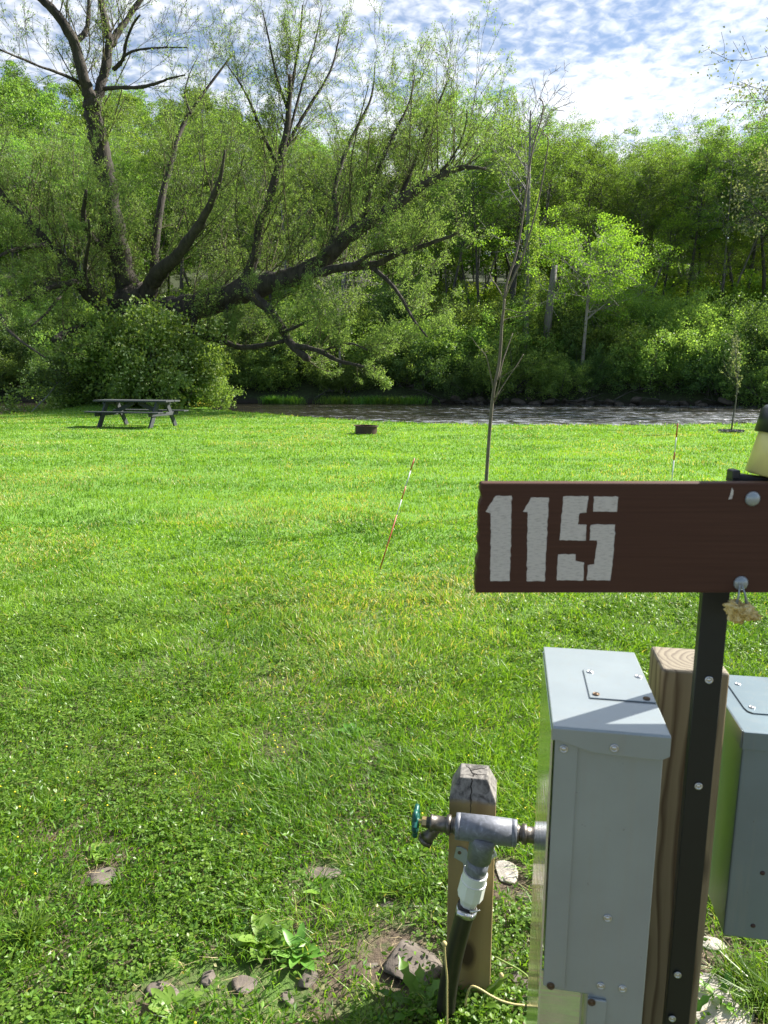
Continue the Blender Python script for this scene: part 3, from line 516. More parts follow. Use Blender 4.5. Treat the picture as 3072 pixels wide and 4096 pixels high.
# ------------------------------------------------------------------ the big willow
WY0 = 36.0
def limb(pts, y0, y1, w0, w1):
    n = len(pts); yy = np.linspace(y0, y1, n); p = np.array([P(a, b, WY0 + c) for (a, b), c in zip(pts, yy)]); r = np.linspace(w0, w1, n) * .5 * WY0 / F_PX * .70
    m = max(12, n * 4); u = np.linspace(0, n - 1, m); q_ = np.stack([np.interp(u, np.arange(n), p[:, k]) for k in range(3)], 1)
    for _ in range(3): q_[1:-1] = .25 * q_[:-2] + .5 * q_[1:-1] + .25 * q_[2:]
    return q_, np.interp(u, np.arange(n), r)
LMB = {
 'trunk': limb([(545, 1640), (550, 1480), (540, 1340), (535, 1240), (520, 1160)], 0, 0, 330, 190),
 'lead': limb([(520, 1185), (485, 1055), (454, 926), (432, 741), (411, 648), (385, 518), (368, 430), (365, 390)], 0, -1.5, 125, 74),
 'foA': limb([(368, 398), (343, 343), (306, 185), (269, 120), (222, 46), (157, -10), (60, -110)], -1.5, -3, 62, 34),
 'foA2': limb([(300, 167), (335, 140), (352, 111), (356, 0), (370, -120)], -2, -1, 32, 14),
 'foB': limb([(375, 420), (398, 361), (421, 278), (444, 176), (417, 74), (403, 0), (380, -150)], -1.5, 0, 56, 28),
 'foB2': limb([(444, 176), (470, 130), (505, 83), (556, 9), (620, -90)], 0, 1.5, 40, 20),
 'b3': limb([(454, 278), (495, 241), (500, 176), (532, 93), (560, 60)], -1, -3, 22, 8),
 'b4': limb([(495, 225), (530, 202), (593, 194), (648, 190), (750, 190)], -2, -4, 14, 5),
 'b5': limb([(417, 356), (480, 350), (556, 352), (625, 335), (685, 310), (740, 300)], -1.5, -5, 22, 6),
 'b6': limb([(324, 335), (260, 300), (167, 269), (80, 232), (0, 199)], -1.5, -5, 18, 8),
 'lean': limb([(610, 1130), (640, 800), (690, 640), (722, 509), (815, 370), (926, 222)], 1, 5, 46, 10),
 'leanb': limb([(762, 455), (735, 380), (755, 300), (790, 230)], 3, 3.5, 12, 4),
 'C': limb([(560, 1240), (603, 1131), (640, 1085), (699, 1035), (771, 943), (825, 850), (880, 730), (900, 600)], 0, -4.5, 105, 8),
 'D': limb([(500, 1290), (434, 1237), (337, 1151), (270, 1059), (183, 977), (110, 890), (20, 800), (-60, 700)], 0, -3, 105, 26),
 'D2': limb([(337, 1150), (300, 1125), (200, 1150), (110, 1195), (30, 1205)], -1, -5, 42, 10),
 'D3': limb([(280, 1135), (230, 1200), (180, 1260), (125, 1305)], -1.5, -5, 20, 6),
 'D4': limb([(183, 977), (100, 990), (40, 1000), (-60, 1060)], -2.5, -6, 30, 10),
 'D5': limb([(480, 1040), (420, 990), (360, 950), (330, 880), (345, 760)], 0, -3, 60, 14),
 'D6': limb([(340, 1150), (340, 1040), (360, 960), (355, 880)], -2, -5, 24, 9),
 'stub': limb([(520, 1275), (443, 1281), (337, 1310), (270, 1330), (217, 1363)], 0, -4.5, 62, 34),
 'E': limb([(560, 1250), (620, 1262), (700, 1245), (811, 1225), (917, 1182), (1013, 1150), (1110, 1128), (1200, 1100), (1296, 1037), (1407, 930), (1500, 870), (1592, 815), (1722, 722), (1800, 685), (1852, 667), (1944, 676)], 0, -3, 170, 12),
 'E2': limb([(1722, 722), (1790, 660), (1840, 580), (1865, 500), (1868, 440)], -2.5, -3, 14, 5),
 'E3': limb([(1592, 815), (1640, 700), (1690, 560), (1760, 400), (1800, 300)], -2, -1, 26, 5),
 'E4': limb([(1450, 900), (1480, 760), (1560, 560), (1640, 420), (1660, 300)], -2, 0, 32, 6),
 'E5': limb([(1310, 1025), (1350, 900), (1330, 760), (1400, 560), (1490, 400), (1500, 260)], -2, 1, 36, 6),
 'U': limb([(930, 1180), (1005, 1085), (1028, 1000), (1040, 890), (1074, 815), (1111, 667), (1150, 520), (1157, 417), (1160, 300)], -1, 0, 62, 22),
 'U2': limb([(1157, 417), (1175, 300), (1200, 150), (1210, 20)], 0, 1, 20, 7),
 'U3': limb([(1120, 640), (1180, 520), (1240, 420), (1330, 280), (1360, 130)], 0, 2, 26, 7),
 'U4': limb([(1111, 667), (1060, 560), (1010, 430), (960, 330), (900, 250)], 0, -2, 22, 5),
 'U5': limb([(1157, 450), (1110, 330), (1080, 180), (1050, 40)], 0, -1, 18, 6),
 'U6': limb([(1150, 560), (1210, 330), (1260, 180), (1290, 20)], 0, 2, 16, 5),
 'F': limb([(985, 1165), (1030, 1200), (1076, 1237), (1134, 1319), (1158, 1372), (1200, 1410), (1235, 1435)], -1.5, -4, 58, 34),
 'F2': limb([(1134, 1330), (1180, 1310), (1220, 1290), (1262, 1272)], -3, -5, 22, 7),
 'F3': limb([(1182, 1385), (1279, 1401), (1351, 1445), (1420, 1458), (1496, 1479)], -3.5, -6, 30, 8),
 'F4': limb([(1290, 1405), (1350, 1380), (1410, 1372), (1470, 1400)], -4, -6, 16, 6),
 'Gl': limb([(700, 1330), (772, 1345), (845, 1353), (900, 1370), (960, 1392), (1040, 1385), (1134, 1365)], -1, -3, 40, 22),
 'Gk': limb([(780, 1232), (775, 1290), (760, 1345)], -1, -1.3, 36, 30),
 'Gm': limb([(910, 1180), (905, 1260), (900, 1365)], -1, -2, 20, 16),
 'K': limb([(1390, 1068), (1450, 1064), (1508, 1058), (1574, 1020), (1671, 990), (1769, 957), (1834, 936), (1856, 849)], -2.5, -5, 44, 8),
 'K0': limb([(1180, 1110), (1290, 1085), (1400, 1066)], -1.5, -2.5, 50, 44),
 'K2': limb([(1487, 1066), (1546, 1115), (1601, 1180), (1650, 1277), (1709, 1348)], -3, -6, 28, 7),
 'K3': limb([(1420, 1060), (1470, 1020), (1560, 1000), (1650, 1020)], -3, -5, 24, 7),
 'Q': limb([(0, 1262), (30, 1320), (90, 1370), (180, 1430)], -6, -8, 22, 6),
}
base = G(550, 1618) * 0 + np.array([float(P(548, 1500, WY0)[0]), WY0, 0]); base[2] = float(hgt(base[0], base[1]))
wil = empty('willow_tree', base, 'huge old spreading willow with dark twisted limbs and thin fresh leaves beside the river', 'tree')
tm = MB()
for k_, (p, r) in LMB.items():
    rr = np.random.default_rng(abs(hash(k_)) % 1000 if False else sum(map(ord, k_))); jn = rr.normal(size=p.shape) * r[:, None] * .09; jn[0] = 0; r = r * (1 + .07 * rr.normal(size=len(r)))
    tm.tubes(p + jn - base, r, 14 if r[0] > .3 else 8)
wt = tm.build('trunk', M['bark_willow'], wil, True)
for nm, p0 in (('C', 'pale'), ('K', 'pale')): pass
rr = np.random.default_rng(42); sh = MB(); lv = MB(); dens = {'trunk': 26, 'lead': 16, 'foA': 18, 'foA2': 9, 'foB': 20, 'foB2': 10, 'b3': 7, 'b4': 8, 'b5': 9, 'b6': 12, 'lean': 26, 'leanb': 6, 'C': 26, 'D': 54, 'D2': 22, 'D3': 8, 'D4': 18, 'D5': 24, 'D6': 12, 'stub': 8, 'E': 96, 'E2': 6, 'E3': 16, 'E4': 20, 'E5': 24, 'U': 42, 'U2': 14, 'U3': 18, 'U4': 18, 'U5': 14, 'U6': 14, 'F': 16, 'F2': 8, 'F3': 14, 'F4': 8, 'Gl': 18, 'Gk': 2, 'Gm': 3, 'K': 22, 'K0': 12, 'K2': 20, 'K3': 16, 'Q': 8}
thin = {'foA': .28, 'foA2': .35, 'foB': .35, 'foB2': .4, 'b3': .4, 'b4': .35, 'b5': .4, 'b6': .45, 'U2': .42, 'U5': .4, 'U6': .4, 'U3': .5, 'E2': .25, 'E3': .5, 'K': .6, 'lean': .6, 'leanb': .4, 'E4': .7, 'E5': .7, 'U4': .55}
for k_, (p, r) in LMB.items():
    big = np.linalg.norm(p[-1] - p[0]); n = max(2, int(dens[k_] * .62)); L_ = {'E': 3.4, 'D': 3.6, 'trunk': 3.2, 'C': 3.0, 'lead': 3.0, 'U': 2.9, 'K0': 2.6}.get(k_, 2.1)
    top = k_ in thin
    B, Rb = kids(rr, p[None], r[None], n, t0=.12 if not top else .05, ang=(25, 75), lf=L_ / big, rf=.2, up=.75 if not top else .45, S=6, trop=.25, wob=.10, taper=.25, shape=lambda t: .75 + .5 * (t * 0 + 1) * rr.random(len(t)))
    Rb = np.minimum(Rb, .026); B = B + (np.linspace(0, 1, B.shape[1]) ** 1.2)[None, :, None] * np.array([0, .9, 0]) * rr.uniform(-.1, 1, (len(B), 1, 1)) * np.linalg.norm(B[:, -1] - B[:, 0], axis=1)[:, None, None] * .8
    B2, R2 = kids(rr, B, Rb, 7, t0=.12, ang=(20, 55), lf=.5, rf=.6, up=.25, S=5, trop=.12, wob=.1)
    B3, R3 = kids(rr, B2, R2, 5, t0=.15, ang=(20, 60), lf=.55, rf=.6, up=.0, S=4, trop=-.12, wob=.1)
    sh.tubes(B - base, Rb, 4, cap=False); sh.tubes(B2 - base, np.maximum(R2 * .8, .0075), 3, cap=False); sh.tubes(B3 - base, np.maximum(R3 * .5, .0045), 3, cap=False)
    m_ = max(1, int(15 * thin.get(k_, 1.) ** 1.6)); pos, dr = along(rr, B3, m_, .07); leaves(lv, pos - base, rr, .105, .034, dirs=dr, dj=.7)
    pos, dr = along(rr, B2, m_ // 2 + 1, .08); leaves(lv, pos - base, rr, .105, .034, dirs=dr, dj=.6)
sh.build('twig', M['twig_willow'], wil, True); lv.build('crown', M['leaf_willow'], wil)
# flowering bush at its foot
fb = proto_bush(700, Hh=3.6, Rr=2.6, stems=54, n2=15, leafn=26, ln=.13, wd=.10, jit=.16); set_mats(fb, M['bark_forest'], M['leaf_bush'])
def flowering(x, y, sc_, label, seed, nfl, side):
    z = float(hgt(x, y)); e = plant('flowering_bush', fb, (x, y, z - .05), seed, sc_, label, 'bush', None, ('stem', 'foliage')); r_ = np.random.default_rng(seed); m_ = MB(); V = np.empty(len(fb[1].vertices) * 3, np.float32); fb[1].vertices.foreach_get('co', V); V = V.reshape(-1, 3); c, s_ = math.cos(seed), math.sin(seed); vx = V[:, 0] * c - V[:, 1] * s_; vy = V[:, 0] * s_ + V[:, 1] * c
    rad = np.hypot(vx, vy) + V[:, 2] * .7; ok = (vy < .9) & (vx * side > -.5) & (rad > np.quantile(rad, .55)) & (vx * side > -1.4) & (V[:, 2] > .5); idx = np.where(ok)[0]; pick = r_.choice(idx, nfl); pos = V[pick] * [1.04, 1.04, 1.02] + [0, 0, .05]
    for k in range(5): leaves(m_, pos + .035 * r_.normal(size=pos.shape) * [1, 1, .35], r_, .07, .06)
    m_.build('blossom', M['cream'], e)
x_, y_ = P(590, 1500, 33.6)[0], 33.6; flowering(x_, y_, (1.12, 1.22), 'tall dense bush with cream flower clusters at the foot of the willow', 2, 520, 1)
x_, y_ = P(330, 1500, 34.4)[0], 34.4; flowering(x_, y_, (.92, .86), 'lower wide bush with white flower heads left of the willow trunk', 5, 260, -1)
x_, y_ = P(720, 1500, 34.2)[0], 34.2; flowering(x_, y_, (.72, .72), 'small rounded bush with few blossoms at the right edge of the flowering thicket', 9, 120, 1)
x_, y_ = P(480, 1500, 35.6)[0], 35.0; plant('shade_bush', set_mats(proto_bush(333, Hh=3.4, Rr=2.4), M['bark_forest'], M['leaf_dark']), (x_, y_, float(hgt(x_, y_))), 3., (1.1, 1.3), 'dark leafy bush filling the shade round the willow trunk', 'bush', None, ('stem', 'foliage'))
# ------------------------------------------------------------------ camping-pitch furniture
# picnic table
TC = np.array([-7.22, 21.02]); tz = float(hgt(*TC)) ; tb = empty('picnic_table', (TC[0], TC[1], tz), 'weathered dark grey wooden picnic table with attached benches on the lawn', 'picnic table'); tb.rotation_euler = (0, 0, R(-15.7))
mb = MB()
for i in range(5): mb.box((0, -.30 + .15 * i, .748 + .001 * (i % 2)), (2.42 - .01 * (i % 3), .139, .045))
bevel(mb.build('tabletop', M['table_wood'], tb), .004)
for s_ in (-1, 1):
    mb = MB(); mb.box((.0, s_ * .60, .444), (2.44, .125, .036)); mb.box((.004, s_ * .735, .4445), (2.43, .125, .036)); bevel(mb.build('bench', M['table_wood'], tb), .004)
for sx in (-1, 1):
    for sy in (-1, 1):
        a = np.array([sx * .84, sy * .22, .72]); b = np.array([sx * .84, sy * .67, -.03]); mb = MB(); mb.box((a + b) / 2, (.05, .14, np.linalg.norm(a - b)), v=np.cross(nrm(a - b), (1, 0, 0)), w=a - b); mb.build('leg', M['table_wood'], tb)
    mb = MB(); mb.box((sx * .878, 0, .375), (.036, 1.50, .10)); bevel(mb.build('seat_support', M['table_wood'], tb), .01)
    mb = MB(); mb.box((sx * .878, 0, .688), (.036, .70, .08)); mb.build('top_support', M['table_wood'], tb)
    a = np.array([sx * .08, 0, .70]); b = np.array([sx * .84, 0, .38]); mb = MB(); mb.box((a + b) / 2, (np.linalg.norm(a - b), .045, .12), u=a - b, v=(0, 1, 0), w=np.cross(nrm(a - b), (0, 1, 0))); mb.build('brace', M['table_wood'], tb)
# fire ring
fc = G(1463, 1738); fr = MB(); fc[1] += .29; fz = float(hgt(fc[0], fc[1]))
prof = [(-.05, .285), (.20, .285), (.203, .325), (.215, .325), (.215, .27), (-.05, .272), (-.05, .285)]
fr.lathe((0, 0, 0), (.03, 0, 1), prof, 40); fo = empty('fire_ring', (fc[0], fc[1], fz), 'low rusty dark steel fire ring sitting on the lawn', 'fire ring'); q_ = fr.build('ring', M['rust'], fo, False)
mb = MB(); mb.lathe((0, 0, .01), (0, 0, 1), [(0, .26), (.03, .25), (.05, .12), (.055, .01)], 20); mb.build('ash', M['rock'], fo, True)
# marker stakes
def stake(name, A, B, cuts, cols, r, label):
    e = empty(name, A, label, 'marker stake', 'striped marker stakes'); A = np.array(A); B = np.array(B)
    for i, c in enumerate(cols):
        a = A + (B - A) * cuts[i]; b = A + (B - A) * cuts[i + 1]; m_ = MB(); m_.tubes(np.array([a, b]) - A, np.array([r, r]) * (1 if c == 'white' else 1.03), 8); m_.build('band', M[c], e, True)
A_ = G(1517, 2285); B_ = P(1658, 1832, A_[1] + .25)
stake('marker_stake', A_, B_, [-.05, .495, .63, .748, .885, .995, 1.0], ['red', 'white', 'red', 'white', 'red', 'white'], .0045, 'leaning red and white striped rod stuck in the middle of the lawn')
A_ = G(2678, 2010); B_ = P(2712, 1683, A_[1])
stake('marker_stake', A_, B_, [-.05, .05, .2, .37, .52, .78, .965, 1.0][0:1] + [.2, .52, .62, .80, .97, 1.0], ['red', 'white', 'red', 'white', 'red', 'white'], .0075, 'upright red and white striped rod standing near the river above the sign')
# bare sapling
SY = 7.5
def spx(pts, w0, w1, dy=0.): 
    p = np.array([P(a, b, SY + dy * i / max(1, len(pts) - 1)) for i, (a, b) in enumerate(pts)]); n = len(p); m = n * 4; u = np.linspace(0, n - 1, m); q_ = np.stack([np.interp(u, np.arange(n), p[:, k]) for k in range(3)], 1)
    for _ in range(2): q_[1:-1] = .25 * q_[:-2] + .5 * q_[1:-1] + .25 * q_[2:]
    return q_, np.linspace(w0, w1, m) * .5 * SY / F_PX
sb = P(1940, 2092, SY); sb[2] = 0; sap = empty('bare_sapling', sb, 'tall thin leafless sapling rising from behind the sign', 'tree'); tm = MB()
SP_ = [([(1938, 2100), (1946, 1899), (1957, 1740), (1973, 1560), (1996, 1467), (2003, 1380), (2007, 1291), (2014, 1240), (2017, 1195)], 15.5, 10, 0)]
tm.tubes(*[a - (sb if i == 0 else 0) for i, a in enumerate(spx(*SP_[0]))], 8); tm.build('trunk', M['bark_sapling'], sap, True)
for pts, w0, w1, dy in [([(2015, 1200), (2025, 1140), (2038, 1099), (2062, 1030), (2076, 968), (2096, 837), (2119, 661), (2134, 576), (2168, 470), (2175, 425), (2168, 400), (2155, 393)], 10, 4, .3), ([(2018, 1195), (2034, 1152), (2088, 1037), (2119, 937), (2157, 791), (2180, 661), (2194, 569), (2190, 548), (2180, 538), (2165, 535)], 8, 3, -.2), ([(2011, 1187), (1985, 1140), (1968, 1120), (1957, 1092)], 5, 2.5, .2), ([(2012, 1236), (2040, 1238), (2073, 1251), (2119, 1246), (2146, 1214)], 5, 2.5, -.3), ([(2009, 1285), (2035, 1272), (2073, 1266), (2119, 1251), (2148, 1221)], 4, 2, .1), ([(1975, 1558), (1962, 1500), (1950, 1440), (1938, 1414), (1910, 1385), (1884, 1348)], 7, 2.5, -.2), ([(1938, 1416), (1944, 1407), (1952, 1407)], 5, 3, 0), ([(1992, 1520), (2012, 1440), (2030, 1391), (2051, 1333)], 7, 3, .2), ([(1985, 1585), (2010, 1545), (2057, 1475), (2075, 1450), (2094, 1417)], 4, 2, .2), ([(2000, 1514), (2035, 1490), (2076, 1462)], 3, 1.6, .0), ([(1976, 1600), (1992, 1560), (2007, 1483)], 6, 2.5, -.2), ([(1978, 1610), (1995, 1575), (2015, 1558)], 3, 1.6, 0)]:
    p, r = spx(pts, w0, w1, dy); tm = MB(); tm.tubes(p - sb, r, 6); tm.build('branch', M['bark_sapling'], sap, True)
# young leafy sapling by the water, mulch ring at its foot
b_ = G(2925, 1728); ls = empty('young_sapling', b_, 'small young tree with wispy pale leaves and a mulch ring beside the river', 'tree')
p = np.array([P(x, y, b_[1]) for x, y in [(2925, 1732), (2932, 1670), (2943, 1610), (2948, 1540), (2945, 1470), (2942, 1400)]]) - b_
tm = MB(); r_ = np.linspace(.022, .006, 6); tm.tubes(p, r_, 6); rr = np.random.default_rng(3); k1, kr1 = kids(rr, p[None], r_[None], 16, t0=.42, ang=(18, 40), lf=.34, rf=.5, up=.5, S=5); k2, kr2 = kids(rr, k1, kr1, 4, ang=(15, 45), lf=.5, up=.3, S=4); tm.tubes(k1, kr1, 4); tm.tubes(k2, kr2, 3); tm.build('trunk', M['bark_forest'], ls, True)
lm = MB(); pos, dr = along(rr, k2, 5, .02); leaves(lm, pos, rr, .07, .028, dirs=dr); pos, dr = along(rr, k1, 6, .02); leaves(lm, pos, rr, .07, .028, dirs=dr); lm.build('crown', M['leaf_silver'], ls)
mm = MB(); aa = rr.uniform(0, 6.28, 500); rd = .32 * np.sqrt(rr.random(500)); leaves(mm, np.stack([np.cos(aa) * rd, np.sin(aa) * rd, .03 + .02 * rr.random(500)], 1), rr, .07, .03); mm.build('mulch', M['bark_grey'], ls)
# thin pole leaning out of the bush on the left
A_ = G(125, 1648); B_ = P(250, 1505, 33.); mb = MB(); mb.tubes(np.array([A_, (A_ + B_) / 2 - [0, 0, .1], B_]) - A_, np.array([.018, .02, .022]), 5); q_ = mb.build('leaning_pole', M['bark_grey'], None, True); q_.location = A_; tag(q_, 'thin grey stick leaning from the lawn edge up to the bush on the left', 'stick')
# ------------------------------------------------------------------ sign, boxes, posts in the foreground
Y10 = R(10); U = np.array([math.cos(Y10), -math.sin(Y10), 0]); Vv = np.array([math.sin(Y10), math.cos(Y10), 0]); Z_ = np.array([0, 0, 1.])
def rooted(name, loc, label, cat, group=None):
    e = empty(name, loc, label, cat, group); e.rotation_euler = (0, 0, -Y10); return e
# numbered sign on a green channel post
SGY = .85; sg = empty('number_sign', (.43, .885, 0), 'brown board sign with stencilled white number 115 on a dark green metal post', 'sign'); so = np.array([.43, .885, 0])
zt_, zb_ = P(1930, 1932, SGY)[2], P(1900, 2373, SGY)[2]; xl_t, xl_b = P(1925, 1932, SGY)[0], P(1902, 2373, SGY)[0]
rr = np.random.default_rng(12); poly = [(xl_t, zt_)]
for t_ in np.linspace(.06, .97, 15): poly.append((xl_t + (xl_b - xl_t) * t_ + rr.uniform(-.0016, .0022), zt_ + (zb_ - zt_) * t_))
poly += [(xl_b, zb_), (.70, zb_ + .0005), (.70, zt_)]
mb = MB(); mb.prism(np.array([(x, SGY, z) for x, z in poly]) - so, (0, .019, 0)); bo = mb.build('board', M['sign_brown'], sg); bevel(bo, .0022, 3)
K = 1.3043
def dig(polys):
    m_ = MB(); r_ = np.random.default_rng(int(polys[0][0][0]))
    for pl in polys:
        pts = []
        for i in range(len(pl)):
            a = np.array(pl[i], float); b = np.array(pl[(i + 1) % len(pl)], float); n = max(1, int(np.linalg.norm(b - a) / 16))
            for j in range(n):
                q_ = a + (b - a) * j / n + (r_.normal(size=2) * (1.4 if j else .7)); pts.append(P(1800 + q_[0] / K, 1800 + q_[1] / K, SGY - .0004))
        pts = np.array(pts)
        m_.prism(pts - so, (0, .0012, 0))
    m_.build('digit', M['stencil_paint'], sg)
dig([[(185, 322), (238, 240), (322, 238), (318, 450), (312, 682), (210, 684), (213, 330)]])
dig([[(380, 322), (425, 248), (516, 248), (505, 460), (495, 684), (400, 686), (405, 325)]])
dig([[(592, 242), (722, 240), (712, 326), (676, 330), (668, 388), (712, 390), (708, 472), (572, 472)], [(750, 244), (878, 244), (870, 322), (746, 322)], [(735, 390), (862, 388), (848, 600), (835, 680), (714, 680), (720, 600), (752, 596), (768, 472), (728, 470)], [(565, 545), (655, 545), (655, 578), (700, 588), (696, 682), (556, 680)]])
def dome(parent, off, c, axis, r, mat, name='bolt', h=.6, wash=0.):
    m_ = MB(); prof = [(0, r)] + [(h * r * math.sin(a), r * math.cos(a)) for a in np.linspace(.15, 1.45, 6)]
    if wash: prof = [(0, wash), (.0012, wash), (.0013, r)] + prof[1:]
    m_.lathe(np.asarray(c) - off, axis, prof, 18); return m_.build(name, mat, parent, True)
for px in ((3010, 1995), (2963, 2332)): dome(sg, so, P(*px, SGY) , (0, -1, 0), .0092, M['box_grey'])
q_ = MB(); c_ = P(2727 + 0, 1935, SGY)
m_ = MB(); pts = np.array([P(2500 + x / 1.843, 1500 + y / 1.843, SGY - .0003) for x, y in [(788, 830), (800, 850), (798, 880), (790, 912), (762, 918), (775, 885), (782, 858)]]); m_.prism(pts - so, (0, .001, 0)); m_.build('paint_chip', M['stencil_paint'], sg)
w2 = .0165; prof2 = [(-w2, 0), (-w2, .016), (-w2 + .0045, .016), (-w2 + .0075, .003), (w2 - .0075, .003), (w2 - .0045, .016), (w2, .016), (w2, 0)]
mb = MB(); mb.prism(np.array([U * a + Vv * b + [0, 0, -.1] for a, b in prof2]), (0, 0, 1.455)); bevel(mb.build('post', M['green_paint'], sg), .001)
for px in ((2837, 2720), (2793, 3145), (2700, 3900), (2674, 4075)):
    c_ = P(*px, .884); c_[0] = .430 + (c_[0] - .430) * .6; c_[1] = .8845; dome(sg, so, c_, -Vv, .0032, M['steel'], 'screw', .5, .0052)
# jar and clamp on top of the sign post
jb = P(3098, 1912, .895); jr = empty('capped_jar', jb, 'pale yellow plastic tube with a black cap fixed above the right end of the sign', 'plastic tube'); ax = nrm([.20, .0, .98])
m_ = MB(); m_.lathe((0, 0, 0), ax, [(0, .031), (.002, .0355), (.052, .033), (.058, .031)], 40); m_.build('tube', M['pale_tube'], jr, True)
m_ = MB(); m_.lathe(ax * .053, ax, [(0, .0385), (.028, .0375), (.034, .034), (.036, .02), (.0365, .002)], 40); m_.build('cap', M['black_plastic'], jr, True)
m_ = MB(); c_ = P(2958, 1905, .895) - jb; m_.box(c_ + [.012, 0, -.004], (.05, .02, .012), u=(1, 0, -.12), w=(.12, 0, 1)); m_.box(c_ + [-.010, -.004, .0035], (.010, .018, .012)); bevel(m_.build('clamp', M['black_plastic'], jr), .002)
# dried lump hanging from the lower bolt
import bmesh
hb = P(2962, 2440, SGY - .012); me = bpy.data.meshes.new('rag'); bm = bmesh.new(); bmesh.ops.create_icosphere(bm, subdivisions=5, radius=1)
from mathutils import noise as mnoise
for v in bm.verts:
    c = v.co.copy(); n_ = mnoise.noise(c * 1.7 + Vector((3, 1, 2))) * .95 + abs(mnoise.noise(c * 3.6)) * .8 - abs(mnoise.noise(c * 7.5 + Vector((1, 5, 2)))) * .45; c = c * (1 + n_ - .1); v.co = Vector((c.x * .0150 + .006 * max(0, -c.z) - .004 * max(0, c.z), c.y * .009, c.z * .0125 - .004 * max(0, c.x)))
bm.to_mesh(me); bm.free()
for p_ in me.polygons: p_.use_smooth = True
t = NT('dried_rag'); o_ = t.obj(); me.materials.append(t.pbr(t.ramp(t.noise(o_, 140, 5, .7), [(.33, (.22, .14, .04)), (.5, (.66, .50, .18)), (.68, (.78, .70, .45))]), .7, 0, t.noise(o_, 260, 4), .6, .002))
hr = empty('hanging_rag', hb, 'crumpled yellowish dried rag dangling from the lower bolt of the sign', 'rag'); ro = link('rag', me, None, hr)
m_ = MB()
for dx_ in (-.004, .0045): m_.tubes(np.array([P(2963, 2338, SGY - .012) - hb + [dx_ * .3, 0, 0], [dx_, 0, .018], [dx_ * 1.5, 0, .008]]), np.array([.0008, .0012, .0022]), 6)
m_.build('string', M['box_grey'], hr, True)
# timber post between the boxes
pc = np.array([.400, .963, 0]) + U * .046 + Vv * .046; wp = rooted('timber_post', pc, 'thick square timber post with growth rings on its sawn top between the metal boxes', 'post')
m_ = MB(); m_.box((0, 0, .4925), (.092, .092, 1.185)); o = m_.build('timber', M['post_wood'], wp); bevel(o, .005, 3)
# metal boxes
def onto(px, py, c0, n):   # where the pixel's ray meets the plane through c0 with normal n
    r = ray(px, py); c = np.array([0, 0, CAM_H]); return c + r * (np.dot(np.asarray(c0) - c, n) / np.dot(r, n))
B1 = np.array([.1994, .780, 0]); bx1 = rooted('utility_box', B1, 'tall narrow grey metal utility box left of the timber post', 'utility box', 'grey metal utility boxes')
def lbox(m_, u0, u1, v0, v1, z0, z1): m_.box(((u0 + u1) / 2, (v0 + v1) / 2, (z0 + z1) / 2), (u1 - u0, v1 - v0, z1 - z0)); return m_
m_ = MB(); m_.prism(np.array([(.008, .006, 1.086), (.128, .006, 1.086), (.128, .006, .30), (.060, .006, .30), (.060, .006, .725), (.008, .006, .725)]), (0, .242, 0)); bevel(m_.build('body', M['box_grey'], bx1), .0015)
m_ = MB(); lbox(m_, .004, .031, .003, .0075, .731, 1.074); bevel(m_.build('flange', M['box_grey'], bx1), .001)
m_ = MB(); lbox(m_, 0, .1335, 0, .256, 1.0885, 1.092); bevel(m_.build('lid', M['box_grey'], bx1), .0014)
lip = [(0, 1.0905), (0, 1.075), (.008, 1.0745), (.03, 1.068), (.048, 1.063), (.075, 1.0618), (.124, 1.0605), (.1335, 1.066), (.1335, 1.0905)]
m_ = MB(); m_.prism(np.array([(a, -.0015, b) for a, b in lip]), (0, .004, 0)); bevel(m_.build('lid_lip', M['box_grey'], bx1), .0008)
m_ = MB(); lbox(m_, -.001, .0015, .004, .25, .40, 1.086); o = m_.build('side_panel', M['glossy_door'], bx1)
m_ = MB(); lbox(m_, .003, .058, .035, .038, .40, .724); m_.build('inner_panel', M['glossy_door'], bx1)
m_ = MB(); lbox(m_, .060, .0830, .002, .0058, .60, .722); bevel(m_.build('cover_strip', M['box_grey'], bx1), .001)
m_ = MB(); lbox(m_, .051, .1325, .083, .174, 1.0923, 1.094); bevel(m_.build('cover_plate', M['box_grey'], bx1), .0008)
for a, b, mm in ((.060, .165, 'steel'), (.1235, .160, 'steel'), (.060, .093, 'screw_dark'), (.122, .091, 'screw_dark')): dome(bx1, np.zeros(3), (a, b, 1.094), (0, 0, 1), .0034, M[mm], 'screw', .6, .0045)
def loc1(px, py, v, B):
    p = onto(px, py, B + Vv * v, Vv) - B; return np.array([p @ U, v, p[2]])
for px, py, v, mm in ((2255, 2995, .003, 'steel'), (2457, 2992, -.0015, 'steel'), (2430, 3672, .006, 'steel'), (2403, 3943, .006, 'steel'), (2490, 3954, .006, 'steel'), (2203, 3943, .003, 'screw_dark'), (2366, 4008, .002, 'screw_dark')): dome(bx1, np.zeros(3), loc1(px, py, v, B1), (0, -1, 0), .0034, M[mm], 'screw', .6, .005)
zz = 1.0; B2 = G(2973, 2925, zz); B2[2] = 0; bx2 = rooted('utility_box', B2, 'short blue grey metal utility box right of the timber post, cut by the photo edge', 'utility box', 'grey metal utility boxes')
zbot = loc1(2850, 3738, .004, B2)[2]
m_ = MB(); lbox(m_, .003, .150, .004, .20, zbot, .997); bevel(m_.build('body', M['box_blue'], bx2), .003)
m_ = MB(); lbox(m_, 0, .153, 0, .206, .997, 1.0); lbox(m_, 0.0005, .1525, -.0012, .0015, .972, .9995); lbox(m_, -.0012, .001, .0015, .205, .972, .9995); bevel(m_.build('lid', M['box_blue'], bx2), .0012)
m_ = MB(); cu = np.array([G(x, y, 1.0015) - B2 - [0, 0, 1.0015] for x, y in [(2975, 2830), (3004, 2852)]]); cu = [(p @ U, p @ Vv) for p in cu]
